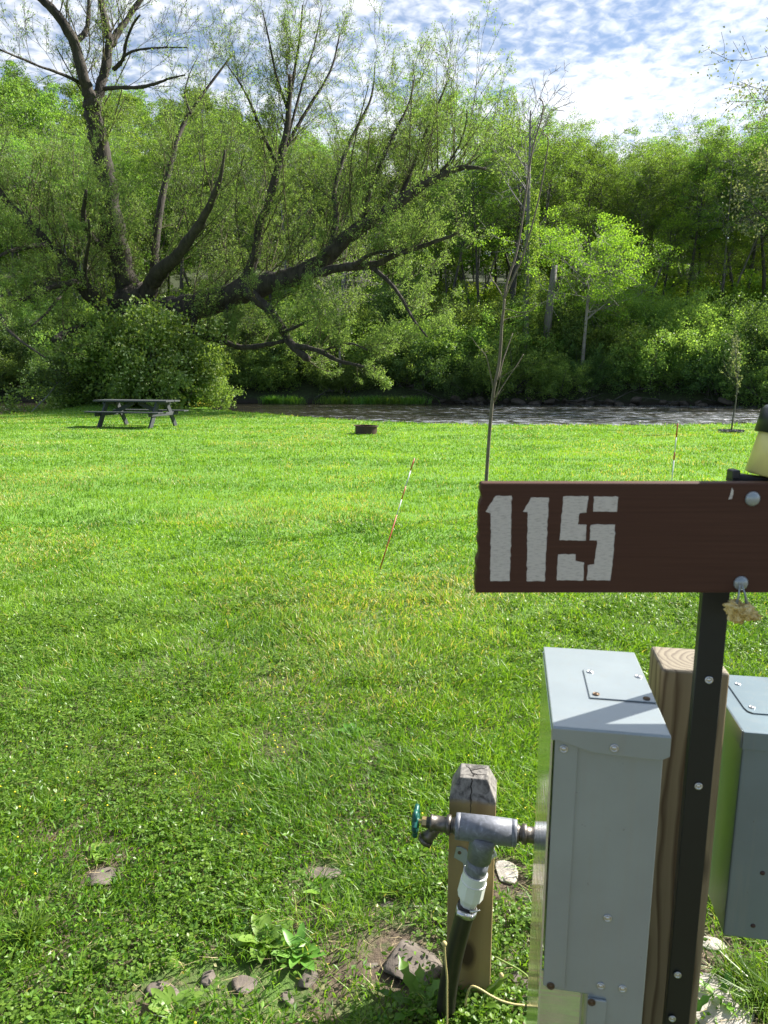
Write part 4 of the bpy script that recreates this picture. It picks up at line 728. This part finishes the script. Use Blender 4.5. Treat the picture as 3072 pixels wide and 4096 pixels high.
u_l = cu[0][0]; v_f = cu[1][1]; poly = [(u_l, v_f + .11), (u_l, cu[0][1]), (u_l + .002, v_f + .006), (u_l + .008, v_f), (u_l + .10, v_f), (u_l + .10, v_f + .11)]
m_.prism(np.array([(a, b, 1.0003) for a, b in poly]), (0, 0, .0018)); bevel(m_.build('cover_plate', M['box_blue'], bx2), .0006)
for px in ((2952, 2737), (3008, 2830)): p = G(*px, 1.002) - B2; dome(bx2, np.zeros(3), (p @ U, p @ Vv, 1.0021), (0, 0, 1), .0034, M['steel'], 'screw', .6, .0046)
for px in ((3050, 3492), (3012, 3703)): dome(bx2, np.zeros(3), loc1(*px, .004, B2), (0, -1, 0), .0036, M['rust'], 'screw', .5)
# short post with the water tap
sp0 = np.array([.1495, 1.478, 0]); sc_ = sp0 + U * .053 + Vv * .048; sp_ = rooted('tap_post', sc_, 'short square wooden post with a cracked grey top behind the grey pipe tee', 'post')
a, b = .053, .048; i_ = .021; z1, z2 = .548, .594
ring = lambda x, y, z, ox=0: [(-x + ox, -y, z), (x + ox, -y, z), (x + ox, y, z), (-x + ox, y, z)]
Vt = np.array(ring(a, b, -.15) + ring(a, b, z1) + ring(a - i_, b - i_ * .8, z2)); F_ = [(3, 2, 1, 0), (8, 9, 10, 11)] + [(o + j, o + (j + 1) % 4, o + 4 + (j + 1) % 4, o + 4 + j) for o in (0, 4) for j in range(4)]
m_ = MB(); m_.add(Vt, F_); bevel(m_.build('timber', M['post_old'], sp_), .003, 2)
rr = np.random.default_rng(2); ck = MB(); dk = plain('crack_dark', (.012, .010, .008), .95)
for pl in ([(-.004, -.034, 0), (.000, -.015, 0), (-.008, 0, 0), (-.012, .012, 0), (-.022, .022, 0)], [(-.008, 0, 0), (.006, .008, 0), (.022, .016, 0), (.028, .02, 0)], [(-.002, -.012, 0), (.014, -.014, 0), (.03, -.010, 0)]):
    pl = np.array(pl, float); pl = np.concatenate([np.linspace(pl[i], pl[i + 1], 4, endpoint=False) for i in range(len(pl) - 1)] + [pl[-1:]]); pl[:, :2] += rr.normal(size=(len(pl), 2)) * .0008
    ok = (abs(pl[:, 0]) < a - i_ - .001) & (abs(pl[:, 1]) < b - i_ * .8); pl = pl[ok]; pl[:, 2] = z2; ck.tubes(pl, np.linspace(.0016, .0007, len(pl)), 5)
sl = np.array([(-.004 + .0015 * math.sin(k * 1.7), -b + i_ * .8 * (1 - k / 8), z2 - (z2 - z1) * k / 8) for k in range(9)]); sl[:, 1] = -(b - i_ * .8) - (i_ * .8) * np.arange(9) / 8; ck.tubes(sl, np.linspace(.0015, .001, 9), 5)
sl = np.array([(-.004 + .001 * math.sin(k * 2.3), -b, z1 - .006 * k) for k in range(12)]); ck.tubes(sl, np.linspace(.001, .0005, 12), 5); ck.build('crack', dk, sp_)
# water tap assembly, in world coordinates on a plane in front of the post
c0 = P(1920, 3315, 1.405); TA = lambda px, py, dv=0.: onto(px, py, c0 + Vv * dv, Vv); tr = empty('water_tap', [c0[0], c0[1], 0], 'grey plastic pipe tee with two brass taps and a black hose on the short post', 'water tap'); to = np.array([c0[0], c0[1], 0])
eL, eR = TA(1822, 3303), TA(2068, 3333); axd = nrm(eR - eL); LT = np.linalg.norm(eR - eL)
m_ = MB(); m_.lathe(eL - to, axd, [(0, .019), (.0005, .028), (.010, .0285), (.0105, .0265), (.011, .0285), (LT * .5, .0290), (LT - .012, .0285), (LT - .0115, .0265), (LT - .011, .0285), (LT - .0005, .028), (LT, .019)], 40)
st = [(1936, 3335), (1926, 3375), (1916, 3436)]; pp = np.array([TA(x, y) for x, y in st]); m_.tubes(pp - to, np.array([.034, .0275, .0265]), 32); m_.build('pipe_tee', M['grey_pvc'], tr, True)
d_ = nrm(TA(1874, 3611, .004) - TA(1916, 3436)); s0 = TA(1915, 3436)
m_ = MB(); m_.lathe(s0 - to, d_, [(-.004, .0245), (.045, .0245)], 28); m_.build('pipe', M['grey_pvc'], tr, True)
s1 = s0 + d_ * .034; m_ = MB(); m_.lathe(s1 - to, d_, [(0, .024), (.0005, .0275), (.022, .0275), (.0225, .0290), (.026, .0290), (.0265, .0275)], 32); m_.lathe(s1 + d_ * .0265 - to, d_, [(0, .029), (.036, .0295), (.038, .026), (.05, .021), (.060, .019)], 10); m_.build('white_coupling', M['white_pvc'], tr)
s2 = TA(1866, 3640, .002); m_ = MB(); dh = nrm(TA(1853, 3690) - TA(1868, 3625)); m_.lathe(s2 - dh * .006 - to, dh, [(0, .0235), (.013, .0235), (.0131, .0222), (0, .0222)], 28); cc = TA(1858, 3660, -.022); m_.tubes(np.array([cc - U * .017 + [0, 0, .004], cc + U * .013 - [0, 0, .003]]) - to, np.array([.0065, .0065]), 10); m_.lathe(cc + U * .013 - [0, 0, .003] - to, U, [(0, .005), (.005, .005), (.006, .004)], 6); m_.tubes(np.array([cc + U * .012 + [0, 0, .010], cc + U * .026 + [0, .0, .013], cc + U * .034 + [0, 0, .017]]) - to, np.array([.003, .002, .001]), 5); m_.build('hose_clamp', M['steel'], tr, True)
hs = [TA(1869, 3618, .002), TA(1853, 3680, .0), TA(1838, 3735, -.002), TA(1815, 3825, -.003), TA(1797, 3920, -.003), TA(1785, 4010, -.003), TA(1777, 4110, -.003), TA(1772, 4220, -.003)]; hs = np.array(hs); u_ = np.linspace(0, 7, 29); hs = np.stack([np.interp(u_, np.arange(8), hs[:, k]) for k in range(3)], 1)
for _ in range(3): hs[1:-1] = .25 * hs[:-2] + .5 * hs[1:-1] + .25 * hs[2:]
m_ = MB(); m_.tubes(hs - to, np.full(29, .0212), 24); m_.build('hose', M['hose'], tr, True)
m_ = MB(); pl = [(1826, 3387), (1845, 3389), (1866, 3400), (1882, 3440), (1950, 3440), (1962, 3400), (1975, 3392), (1988, 3424), (1952, 3448), (1940, 3500), (1858, 3500), (1852, 3452), (1815, 3430)]
pf = sp0 - Vv * .0035; pts = np.array([onto(x, y, pf, Vv) for x, y in pl]); m_.prism(pts - to, Vv * .003); bevel(m_.build('pipe_strap', M['box_grey'], tr), .0006)
for x, y in ((1838, 3411), (1968, 3410)): dome(tr, to, onto(x, y, pf, Vv), -Vv, .0045, M['screw_dark'], 'screw', .4)
def tap(e0, sgn, wheel):
    ax_ = axd * sgn; v_ = MB(); v_.lathe(e0 - to, ax_, [(-.006, .019), (.004, .019), (.0045, .0165), (.010, .0165), (.0105, .0215), (.020, .0215), (.0205, .0165), (.034, .0170), (.050, .0165), (.0505, .0185), (.056, .0185), (.0565, .0125), (.064, .0125)], 18)
    a0 = e0 + ax_ * .040; dn = nrm([-.55 * sgn * -1 * -1, 0, -1]) if False else nrm(ax_ * .35 - Z_ * .95); v_.tubes(np.array([a0, a0 + dn * .018, a0 + nrm(ax_ * .55 - Z_) * .036, a0 + nrm(ax_ * .6 - Z_) * .046]) - to, np.array([.014, .0125, .0130, .0165]), 18); v_.lathe(a0 + nrm(ax_ * .6 - Z_) * .046 - to, nrm(ax_ * .6 - Z_), [(0, .0172), (.009, .0172), (.0091, .012)], 18)
    vo = v_.build('valve', M['old_brass'], tr, True); n_ = MB(); n_.lathe(e0 + ax_ * .064 - to, ax_, [(0, .0115), (.010, .0115), (.0115, .010), (.0116, .0045), (.030, .004)], 6); n_.build('packing_nut', M['brass'], vo)
    h_ = MB(); hc = e0 + ax_ * wheel; th = np.linspace(0, 2 * math.pi, 49); A = nrm(np.cross(ax_, Z_)); B = np.cross(A, ax_); rr_ = .027 + .0035 * np.cos(th * 6); rg_ = np.array([hc + A * r * math.cos(a) + B * r * math.sin(a) for a, r in zip(th, rr_)]); h_.tubes(rg_ - to, np.full(49, .0058), 10)
    for k in range(3):
        a = k * 2 * math.pi / 3 + .4; h_.tubes(np.array([hc, hc + A * .024 * math.cos(a) + B * .024 * math.sin(a)]) - to, np.array([.006, .0045]), 8)
    h_.lathe(hc - ax_ * .006 - to, ax_, [(0, .008), (.014, .008), (.015, .005)], 14); h_.build('handle', M['teal'], vo, True)
tap(eL, -1, .088); tap(eR, 1, .088)
# ------------------------------------------------------------------ stones in the grass
def stone(px, py, w_, h_, label, seed, mat='rock', thick=.35, rz=None, sink=.3):
    g = G(px, py); d = g[1] * CP + (CAM_H - g[2]) * SP; sx = w_ * d / F_PX * .5; sy = h_ * d / F_PX * .5 / .80; thick *= .75; me = rock_mesh(seed, sx, sy, min(sx, sy) * thick, 4, .07); me.materials.append(M[mat]); o = bpy.data.objects.new('stone', me); C.objects.link(o); o.location = (g[0], g[1], float(hgt(g[0], g[1])) + min(sx, sy) * thick * .15); o.rotation_euler = (0, 0, rz if rz is not None else 0); tag(o, label, 'stone', 'stones lying in the grass'); return o
ST = [(1650, 3875, 270, 190, 'large flat brown stone just left of the short post', 1, 'rock', .5, .35), (410, 3535, 130, 100, 'flat grey stone half buried in clover at the left', 2, 'rock', .4, .5), (1300, 3515, 130, 75, 'flat stone half hidden in grass left of the green tap handle', 3, 'rock', .45, .2),
 (1232, 3935, 85, 85, 'rounded grey cobble near the bottom middle', 4, 'rock', .9, 0), (1148, 4020, 65, 62, 'small pointed brown stone below the rounded cobble', 5, 'rock', .8, .8), (972, 3965, 120, 80, 'dull brown stone among weeds left of the rounded cobble', 6, 'rock', .6, .2), (655, 4010, 110, 150, 'upright edged grey stone beside the big plantain at the bottom', 7, 'rock', .6, .9),
 (835, 3935, 80, 70, 'small brown stone between two flat stones at the bottom', 8, 'rock', .7, .1), (2030, 3510, 110, 120, 'pale angular stone right of the short post', 9, 'rock_pale', .5, .3), (2095, 3610, 60, 60, 'small dark stone right of the short post near the pale one', 10, 'rock', .7, 0), (2890, 4060, 290, 300, 'big pale sandstone slab at the bottom right corner', 11, 'rock_pale', .25, .1),
 (2035, 3540, 50, 40, 'small pale pebble at the foot of the pale angular stone', 12, 'rock_pale', .8, 0), (2105, 3960, 70, 55, 'rounded brown pebble under the tall metal box', 13, 'rock', .9, 0), (2060, 3930, 50, 45, 'small rounded pebble left of the one under the metal box', 14, 'rock', .9, 0), (1480, 3880, 70, 30, 'thin brown flake between the plantain and the large brown stone', 15, 'rock', .5, .4), (1555, 3640, 70, 40, 'thin grey stone uphill of the large brown stone', 16, 'rock', .6, .3), (2850, 3790, 120, 60, 'dusty pale stone between the timber post and the blue grey box', 17, 'rock_pale', .5, 0)]
for a in ST: stone(a[0], a[1], a[2], a[3], a[4], 900 + a[5], a[6], a[7], a[8])
# ------------------------------------------------------------------ grass, clover and weeds
STP = [(G(a[0], a[1]), a[2], a[3]) for a in ST]
def bare(x, y):
    m = np.zeros(len(x))
    for g, w_, h_ in STP:
        rx = w_ * 1.75 / F_PX * .58 + .008; ry = h_ * 1.75 / F_PX * .7 + .008; m = np.maximum(m, np.clip(1.25 - np.hypot((x - g[0]) / rx, (y - g[1]) / ry), 0, 1) * 4)
    soft = 0
    for cx, cy, rx, ry, a_ in ((G(1200, 3950)[0], G(1200, 3950)[1], .22, .10, .9), (G(1550, 3780)[0], G(1550, 3780)[1], .17, .14, .9), (G(2050, 3560)[0], G(2050, 3560)[1], .12, .12, .8), (G(400, 3420)[0], G(400, 3420)[1], .14, .05, .8), (G(2850, 3850)[0], G(2850, 3850)[1], .14, .2, .85), (G(2100, 3900)[0], G(2100, 3900)[1], .14, .14, .7), (G(700, 4000)[0], G(700, 4000)[1], .25, .07, .9), (G(950, 3930)[0], G(950, 3930)[1], .2, .05, .95), (G(1350, 4060)[0], G(1350, 4060)[1], .3, .05, .9), (G(120, 4000)[0], G(120, 4000)[1], .12, .05, .8), (G(820, 3800)[0], G(820, 3800)[1], .1, .03, .7), (G(1700, 3650)[0], G(1700, 3650)[1], .1, .05, .7), (G(230, 3360)[0], G(230, 3360)[1], .1, .04, .7), (G(1250, 3590)[0], G(1250, 3590)[1], .15, .05, .5)):
        soft = np.maximum(soft, a_ * np.exp(-((x - cx) / rx) ** 2 - ((y - cy) / ry) ** 2))
    return np.minimum(1, m + soft * 1.0)
rr = np.random.default_rng(1234); gm = MB(); yb = [.6]
while yb[-1] < 37: yb.append(yb[-1] * 1.12)
for y0, y1 in zip(yb[:-1], yb[1:]):
    ym = (y0 + y1) / 2; rho = 15000 * min(1, (2.3 / ym)) ** 1.62; xr = .62 * ym + 1.45; n = int(rho * 2 * xr * (y1 - y0)); x = rr.uniform(-xr, xr, n); y = rr.uniform(y0, y1, n)
    keep_ = (y < shore(x) - .05) & (rr.random(n) > bare(x, y)); keep_ &= rr.random(n) < np.clip(.45 + 1.1 * fbm(x, y, 3.2, 61), 0, 1); x = x[keep_]; y = y[keep_]; n = len(x)
    if ym > 6: near_e = (shore(x) - y) < .5
    else: near_e = np.zeros(n, bool)
    tf = fbm(x, y, 1.6, 71); cl = np.clip((fbm(x, y, 5.5, 75) - .5) * 3, -.6, 1.2)
    h = (.036 + .018 * rr.random(n)) * (1 + .55 * cl) * (1 + .5 * np.clip(1 - abs(y - 3) / 3, 0, 1) * tf * 1.6); h = h * (1 + near_e * 1.2 * rr.random(n)) * (.9 if ym > 8 else 1)
    wd_ = np.maximum(.0030, .00125 * y) * rr.uniform(.7, 1.4, n); ld = 6.28 * fbm(x, y, .9, 81, 2) * 2; lean = .35 + .25 * rr.random(n)
    d = np.stack([np.cos(ld) * lean * .5 + rr.normal(size=n) * .42, np.sin(ld) * lean * .5 + rr.normal(size=n) * .42, np.ones(n)], 1)
    stripe = .07 * np.sign(np.sin(y * 2 * math.pi / 2.6 + .3 * np.sin(x * .3))) * (y > 7); dry = np.clip((fbm(x, y, .7, 91) - .54) * 4, 0, 1) * .6 * (y > 2.8) + .28 * np.exp(-((x - .1) / 1.1) ** 2 - ((y - 4.9) / .5) ** 2)
    rn = np.clip(.42 + stripe + .26 * rr.normal(size=n) * .6 + (tf - .5) * .5, 0, .84); isdry = rr.random(n) < (.035 + dry * .5); rn = np.where(isdry, rr.uniform(.9, 1, n), rn)
    base_ = np.stack([x, y, hgt(x, y) - .004], 1); nb = len(gm.a.get(3, [])); blades(gm, rr, base_, d, h, wd_, 3 if ym < 7 else 1)
    for k_ in range(nb, len(gm.a[3])): gm.a[3][k_] = rn
def grass_mat():
    t = NT('grass_blade'); a = t.n('ShaderNodeAttribute', attribute_name='rnd').outputs['Fac']
    col = t.ramp(a, [(0, (.04, .12, .008)), (.40, (.14, .29, .022)), (.84, (.31, .48, .06)), (.9, (.42, .38, .12)), (1, (.52, .47, .2))])
    d = t.n('ShaderNodeBsdfDiffuse', {'Color': col}).outputs[0]; tr = t.n('ShaderNodeBsdfTranslucent', {'Color': t.mix(1., col, (1.3, 1.25, .5), 'MULTIPLY')}).outputs[0]
    m1 = t.n('ShaderNodeMixShader', {0: .5, 1: d, 2: tr}).outputs[0]; g = t.n('ShaderNodeBsdfGlossy', {'Color': (1, 1, 1, 1), 'Roughness': .45}).outputs[0]; t.L.new(t.n('ShaderNodeMixShader', {0: .025, 1: m1, 2: g}).outputs[0], t.out.inputs[0]); return t.m
go = gm.build('grass', grass_mat()); go['label'] = 'short green mown grass covering the lawn'; go['category'] = 'grass'; go['kind'] = 'stuff'
# clover and small weeds near the camera
def sample_near(n, y0, y1, pw, seed, thr, sc_=2.2, half=.62):
    r_ = np.random.default_rng(seed); y = (r_.random(n) * (y1 ** (1 - pw) - y0 ** (1 - pw)) + y0 ** (1 - pw)) ** (1 / (1 - pw)); x = r_.uniform(-1, 1, n) * (half * y + .9); k = (fbm(x, y, sc_, seed) > thr - .10 * np.clip((3.0 - y) / 1.6, 0, 1)) & (r_.random(n) > bare(x, y) * .85); return x[k], y[k], r_
x, y, r_ = sample_near(60000, .6, 4.6, 1.01, 55, .52); n = len(x); hh = .018 + .030 * r_.random(n) * (fbm(x, y, 4, 56) + .3); hd = r_.uniform(0, 6.28, n); cm = MB(); cz = hgt(x, y) + hh; til = r_.normal(size=(n, 2)) * .35; sz = r_.uniform(.003, .0085, n) * np.maximum(1, y / 2.6)
for k in range(3):
    a = hd + k * 2.09; dx_, dy_ = np.cos(a), np.sin(a); dz_ = til[:, 0] * dx_ + til[:, 1] * dy_ + .15; pts = []
    for (l_, s_) in ((.1, 0), (.7, .62), (1.35, .72), (1.75, .35), (1.62, 0), (1.75, -.35), (1.35, -.72), (.7, -.62)): pts.append(np.stack([x + sz * (l_ * dx_ - s_ * dy_), y + sz * (l_ * dy_ + s_ * dx_), cz + sz * (l_ * dz_ + abs(s_) * .25)], 1))
    cm.add(np.stack(pts, 1).reshape(-1, 3), np.arange(n * 8).reshape(n, 8), r_.random(n))
co = cm.build('clover', M['weed']); co['label'] = 'low clover leaves carpeting the near grass'; co['category'] = 'clover'; co['kind'] = 'stuff'
x, y, r_ = sample_near(110000, .6, 5.0, 1.2, 57, .42, 3.1); n = len(x); wm_ = MB(); hz = hgt(x, y) + .008 + .04 * r_.random(n); leaves(wm_, np.stack([x, y, hz], 1), r_, .019, .009, up=.5)
wo_ = wm_.build('ground_weeds', M['weed']); wo_['label'] = 'small leafy weeds mixed into the near grass'; wo_['category'] = 'weeds'; wo_['kind'] = 'stuff'
x, y, r_ = sample_near(9000, .95, 3.0, 1.2, 59, .40, 5.); k = np.exp(-((x - .62) / .25) ** 2 - ((y - 1.75) / .3) ** 2) + np.exp(-((x + .15) / .6) ** 2 - ((y - 1.55) / .16) ** 2) > r_.random(len(x)) * 1.3; x = x[k]; y = y[k]; n = len(x); wm_ = MB(); leaves(wm_, np.stack([x, y, hgt(x, y) + .012 + .03 * r_.random(n)], 1), r_, .014, .008, up=.4)
wo_ = wm_.build('dry_weeds', M['weed_dry']); wo_['label'] = 'pale dry weeds and litter between the stones'; wo_['category'] = 'weeds'; wo_['kind'] = 'stuff'
r_ = np.random.default_rng(65); n = 14000; y = r_.uniform(.7, 3.6, n); x = r_.uniform(-1, 1, n) * (.62 * y + .8); k = r_.random(n) < np.clip(.10 + bare(x, y) * 1.2, 0, 1) * (1 - .5 * (y > 2.6)); x = x[k]; y = y[k]; n = len(x); wm_ = MB(); b = np.stack([x, y, hgt(x, y) + .003 + .02 * r_.random(n)], 1); d = np.stack([r_.normal(size=n), r_.normal(size=n), .25 * r_.random(n)], 1); blades(wm_, r_, b, d, .045 * r_.uniform(.4, 1.4, n), .0022, 1)
wo_ = wm_.build('dry_straw', plain('dry_straw', (.36, .29, .16), .8, 0, .3)); wo_['label'] = 'dry straw and stalks lying on the bare soil'; wo_['category'] = 'straw'; wo_['kind'] = 'stuff'
r_ = np.random.default_rng(66); x = r_.uniform(-1.6, .9, 130); y = r_.uniform(1.3, 3.0, 130); k = fbm(x, y, 1.5, 67) > .5; x = x[k]; y = y[k]; fm = MB()
for a_, b_2 in zip(x, y): fm.lathe((a_, b_2, float(hgt(a_, b_2)) + .045), (r_.normal() * .2, r_.normal() * .2, 1), [(-.002, .001), (0, .0032), (.002, .003), (.003, .001)], 6)
fo_ = fm.build('yellow_flowers', M['yellow']); fo_['label'] = 'tiny yellow flowers dotted through the clover'; fo_['category'] = 'flowers'; fo_['kind'] = 'stuff'
r_ = np.random.default_rng(68); n = 160; x = r_.uniform(-12.5, -7.6, n); y = shore(x) - r_.uniform(.0, 2.6, n) ** 1.0; fm = MB()
for a_, b_2 in zip(x, y): fm.lathe((a_, b_2, float(hgt(a_, b_2)) + r_.uniform(.10, .3)), (0, -.4, 1), [(-.01, .008), (0, .026), (.012, .010)], 6)
k_ = fm.build('bank_flowers', M['yellow']); k_['label'] = 'small yellow wildflowers at the foot of the flowering bush'; k_['category'] = 'flowers'; k_['kind'] = 'stuff'
# broad leaved plants
def rosette(name, px, py, n, Ln, Wd, arch, seed, label, mat='weed', cat='plant', erect=.6, tooth=0.):
    g = G(px, py); g[2] = float(hgt(g[0], g[1])); e = empty(name, g, label, cat, 'broad leaved weeds in the grass'); r_ = np.random.default_rng(seed)
    m_ = MB(); ns = 9
    for i in range(n):
        a = i * 2.4 + r_.normal() * .3; L_ = Ln * r_.uniform(.65, 1.2); W_ = Wd * r_.uniform(.75, 1.15); el = erect * r_.uniform(.6, 1.3); t_ = np.linspace(0, 1, ns); dirh = np.array([math.cos(a), math.sin(a), 0]); side = np.array([-math.sin(a), math.cos(a), 0])
        wprof = np.sin(np.clip((t_ - .12) / .88, 0, 1) ** .8 * math.pi) ** .75 + .06; wprof[0] = .08; wprof[-1] = .0
        if tooth: wprof = wprof * (1 - tooth * (np.arange(ns) % 2))
        rad_ = L_ * (t_ * math.cos(el) + .12 * t_ ** 2); zz_ = L_ * (math.sin(el) * t_ - arch * t_ ** 2) + .004; ctr = dirh * rad_[:, None] + Z_ * zz_[:, None]; wav = .06 * W_ * np.sin(t_ * 14 + i)
        Lp = ctr + side * (wprof * W_ * .5)[:, None] + Z_ * (.16 * W_ * wprof + wav)[:, None]; Rp = ctr - side * (wprof * W_ * .5)[:, None] + Z_ * (.16 * W_ * wprof - wav)[:, None]
        V = np.concatenate([Lp, ctr, Rp]); j = np.arange(ns - 1); f = np.concatenate([np.stack([j, j + 1, j + 1 + ns, j + ns], 1), np.stack([j + ns, j + 1 + ns, j + 1 + 2 * ns, j + 2 * ns], 1)]); rn = r_.random(); m_.add(V, f, np.full(len(f), rn))
    m_.build('leaf_rosette', M[mat], e, True); return e
RO = [('plantain', 1050, 3800, 14, .090, .034, .2, 'bright broad leaved plantain in the middle of the bottom'), ('plantain', 1195, 3850, 12, .075, .030, .2, 'second plantain touching the right side of the bright broad one'), ('plantain', 690, 4085, 12, .07, .028, .2, 'big leaved plantain beside the upright stone at the bottom edge'), ('plantain', 1290, 3600, 6, .06, .022, .1, 'narrow leaved plantain below the flat stone left of the tap handle'), ('plantain', 1640, 3450, 7, .05, .024, .2, 'small plantain left of the short post at tap height'), ('plantain', 410, 3440, 7, .05, .032, .2, 'pale round leaved weed above the flat grey stone at the left'), ('plantain', 860, 3470, 6, .05, .026, .2, 'upright small plantain in the clover left of the middle'),
 ('plantain', 540, 2880, 9, .07, .04, .3, 'dark plantain rosette in the lawn at left'), ('plantain', 1400, 2950, 7, .06, .03, .3, 'small plantain rosette in the lawn above the tap handle'), ('plantain', 1130, 3150, 8, .06, .032, .3, 'plantain rosette in the lawn below the middle'), ('dandelion', 1900, 4060, 9, .10, .030, .15, 'toothed green dandelion at the foot of the short post'), ('dandelion', 1680, 4060, 9, .11, .034, .1, 'dark toothed dandelion left of the black hose'), ('dandelion', 2880, 4010, 5, .075, .030, .1, 'dark dandelion leaves growing over the pale slab'), ('dandelion', 2730, 4100, 5, .09, .034, .05, 'dark leafy weed at the bottom edge in front of the pale slab'), ('plantain', 2960, 2560, 8, .06, .034, .3, 'light green plantain in the lawn right of the sign post'), ('plantain', 250, 3250, 8, .055, .03, .3, 'plantain rosette at the left side of the near lawn')]
for i, (nm, px, py, n, L_, W_, ar, lab) in enumerate(RO): rosette(nm, px, py, n, L_, W_, ar, 40 + i, lab, mat='weed_bright' if i in (0, 1, 2, 4, 5) else 'weed', erect=.75 if L_ > .07 else .55, tooth=.5 if nm == 'dandelion' else 0, cat='weed')
for i, (px, py, n, h_, lab) in enumerate([(110, 3790, 130, .11, 'large tuft of long pale grass at the left edge'), (1270, 3560, 45, .08, 'small grass tuft beside the flat stone'), (1620, 3590, 130, .07, 'dense grass tuft left of the short post'), (330, 3950, 90, .08, 'thin grass tuft at the bottom left'), (1440, 3720, 40, .09, 'straggly grass tuft right of the bright plantain'), (2960, 3950, 220, .10, 'thick grass tuft right of the pale slab'), (3050, 4040, 200, .11, 'thick grass tuft in the bottom right corner')]):
    g = G(px, py); r_ = np.random.default_rng(70 + i); b = np.zeros((n, 3)); b[:, :2] = r_.normal(size=(n, 2)) * .018 * (1.6 if n > 150 else 1); d = np.stack([r_.normal(size=n) * .7, r_.normal(size=n) * .7, np.ones(n)], 1); m_ = MB(); blades(m_, r_, b, d, h_ * r_.uniform(.5, 1.2, n), .005 if i == 0 else .0035, 3); q_ = m_.build('grass_tuft', M['weed']); q_.location = (g[0], g[1], float(hgt(g[0], g[1]))); tag(q_, lab, 'grass tuft', 'grass tufts around the stones')
def stem(pts, Y, r, mat, label, head=False):
    p = np.array([P(1600 + x / 2.37, 3500 + y / 2.37, yy) for (x, y), yy in zip(pts, Y)]); n = len(p); u = np.linspace(0, n - 1, n * 4); q_ = np.stack([np.interp(u, np.arange(n), p[:, k]) for k in range(3)], 1)
    for _ in range(3): q_[1:-1] = .25 * q_[:-2] + .5 * q_[1:-1] + .25 * q_[2:]
    m_ = MB(); m_.tubes(q_ - q_[0], np.full(len(q_), r), 8); e = empty('flower_stem', q_[0], label, 'stem', 'bare dandelion stems by the tap'); m_.build('stem', M[mat], e, True)
    if head: h_ = MB(); h_.lathe(q_[-1] - q_[0], (0, 0, 1), [(-.008, .001), (-.004, .005), (0, .006), (.004, .004), (.006, .001)], 12); h_.build('seed_head', M['stem_pale'], e, True)
stem([(445, 1500), (447, 1300), (445, 1100), (448, 980), (430, 820), (425, 740), (420, 650)], [1.33] * 7, .0021, 'stem_pale', 'upright pale stem with a closed bud in front of the hose', True)
stem([(618, 1240), (632, 1150), (655, 1075), (690, 1048), (760, 1080), (860, 1145), (960, 1195), (1080, 1228), (1180, 1235)], [1.40, 1.40, 1.39, 1.39, 1.385, 1.38, 1.375, 1.37, 1.37], .0024, 'stem_pale', 'pale stem bent over in front of the short post')
stem([(900, 775), (1000, 830), (1100, 880), (1190, 940), (1240, 1000), (1270, 1100), (1278, 1190)], [1.56, 1.54, 1.52, 1.49, 1.47, 1.45, 1.44], .0022, 'stem_green', 'green arching stem right of the short post')
stem([(745, 1350), (760, 1230), (790, 1160), (830, 1090), (910, 1030), (960, 950)], [1.40, 1.40, 1.40, 1.40, 1.40, 1.41], .0019, 'stem_green', 'thin dark green stem with a bud at the foot of the short post', True)

# ------------------------------------------------------------------ tell look-alikes apart by what they stand above or below
ORD = ['first', 'second', 'third', 'fourth', 'fifth', 'sixth', 'seventh', 'eighth', 'ninth', 'tenth', 'eleventh', 'twelfth', 'thirteenth', 'fourteenth', 'fifteenth', 'sixteenth', 'seventeenth', 'eighteenth', 'nineteenth', 'twentieth', 'twenty-first', 'twenty-second', 'twenty-third', 'twenty-fourth', 'twenty-fifth', 'twenty-sixth', 'twenty-seventh', 'twenty-eighth', 'twenty-ninth', 'thirtieth'] + ['last'] * 40
MARKS = [(-9999, 0, 'beyond the left photo edge'), (0, 330, 'left of the picnic table'), (330, 740, 'above the picnic table'), (740, 1120, 'between table and fire ring'), (1120, 1480, 'above the fire ring'), (1480, 1800, 'between fire ring and bare sapling'), (1800, 2060, 'behind the bare sapling'), (2060, 2290, 'behind the dead tree'), (2290, 2560, 'near the layered tree'), (2560, 2800, 'above the upright striped rod'), (2800, 3072, 'above the black capped tube'), (3072, 99999, 'beyond the right photo edge')]
def pxx(o):
    y = max(o.location.y * CP + (CAM_H - o.location.z) * SP, .1); return 1536 + F_PX * o.location.x / y
SHORT = {'woodland_tree': {0: 'tall fresh green tree', 1: 'twin stemmed green tree', 2: 'rounded olive green tree', 3: 'slim grey stemmed tree', 4: 'low bright yellow green tree', 5: 'dark green leafy tree', 6: 'thinly leaved grey tree'}, 'hillside_tree': {i: t.split(' tree')[0] + ' hillside tree' for i, t in enumerate(HL)}}
buck = {}
for o in [o for o in sc.objects if o.parent is None and o.get('category')]:
    kd = o.name.split('.')[0]
    if kd in SHORT: short = SHORT[kd][(NL if kd == 'woodland_tree' else HL).index(o['label'])]
    elif kd == 'bank_bush': short = o['label'].split(' on the far')[0] + (', waterside' if o.location.z < 1.0 else (', halfway up the bank' if o.location.z < 3.4 else ', top of the bank'))
    elif kd == 'undergrowth_bush': short = 'bright undergrowth bush below the trees'
    elif kd == 'riprap_stone': short = 'brown waterline stone'
    elif kd == 'driftwood_branch': short = 'dead waterline branch'
    else: continue
    x_ = pxx(o); mk = next(m_[2] for m_ in MARKS if m_[0] <= x_ < m_[1]); buck.setdefault((short, mk), []).append((x_, o))
for (short, mk), lst in buck.items():
    lst.sort(key=lambda t_: t_[0])
    for i, (x_, o) in enumerate(lst): o['label'] = f'{short}, {mk}' if len(lst) == 1 else f'{short}, {ORD[i]} from left, {mk}'
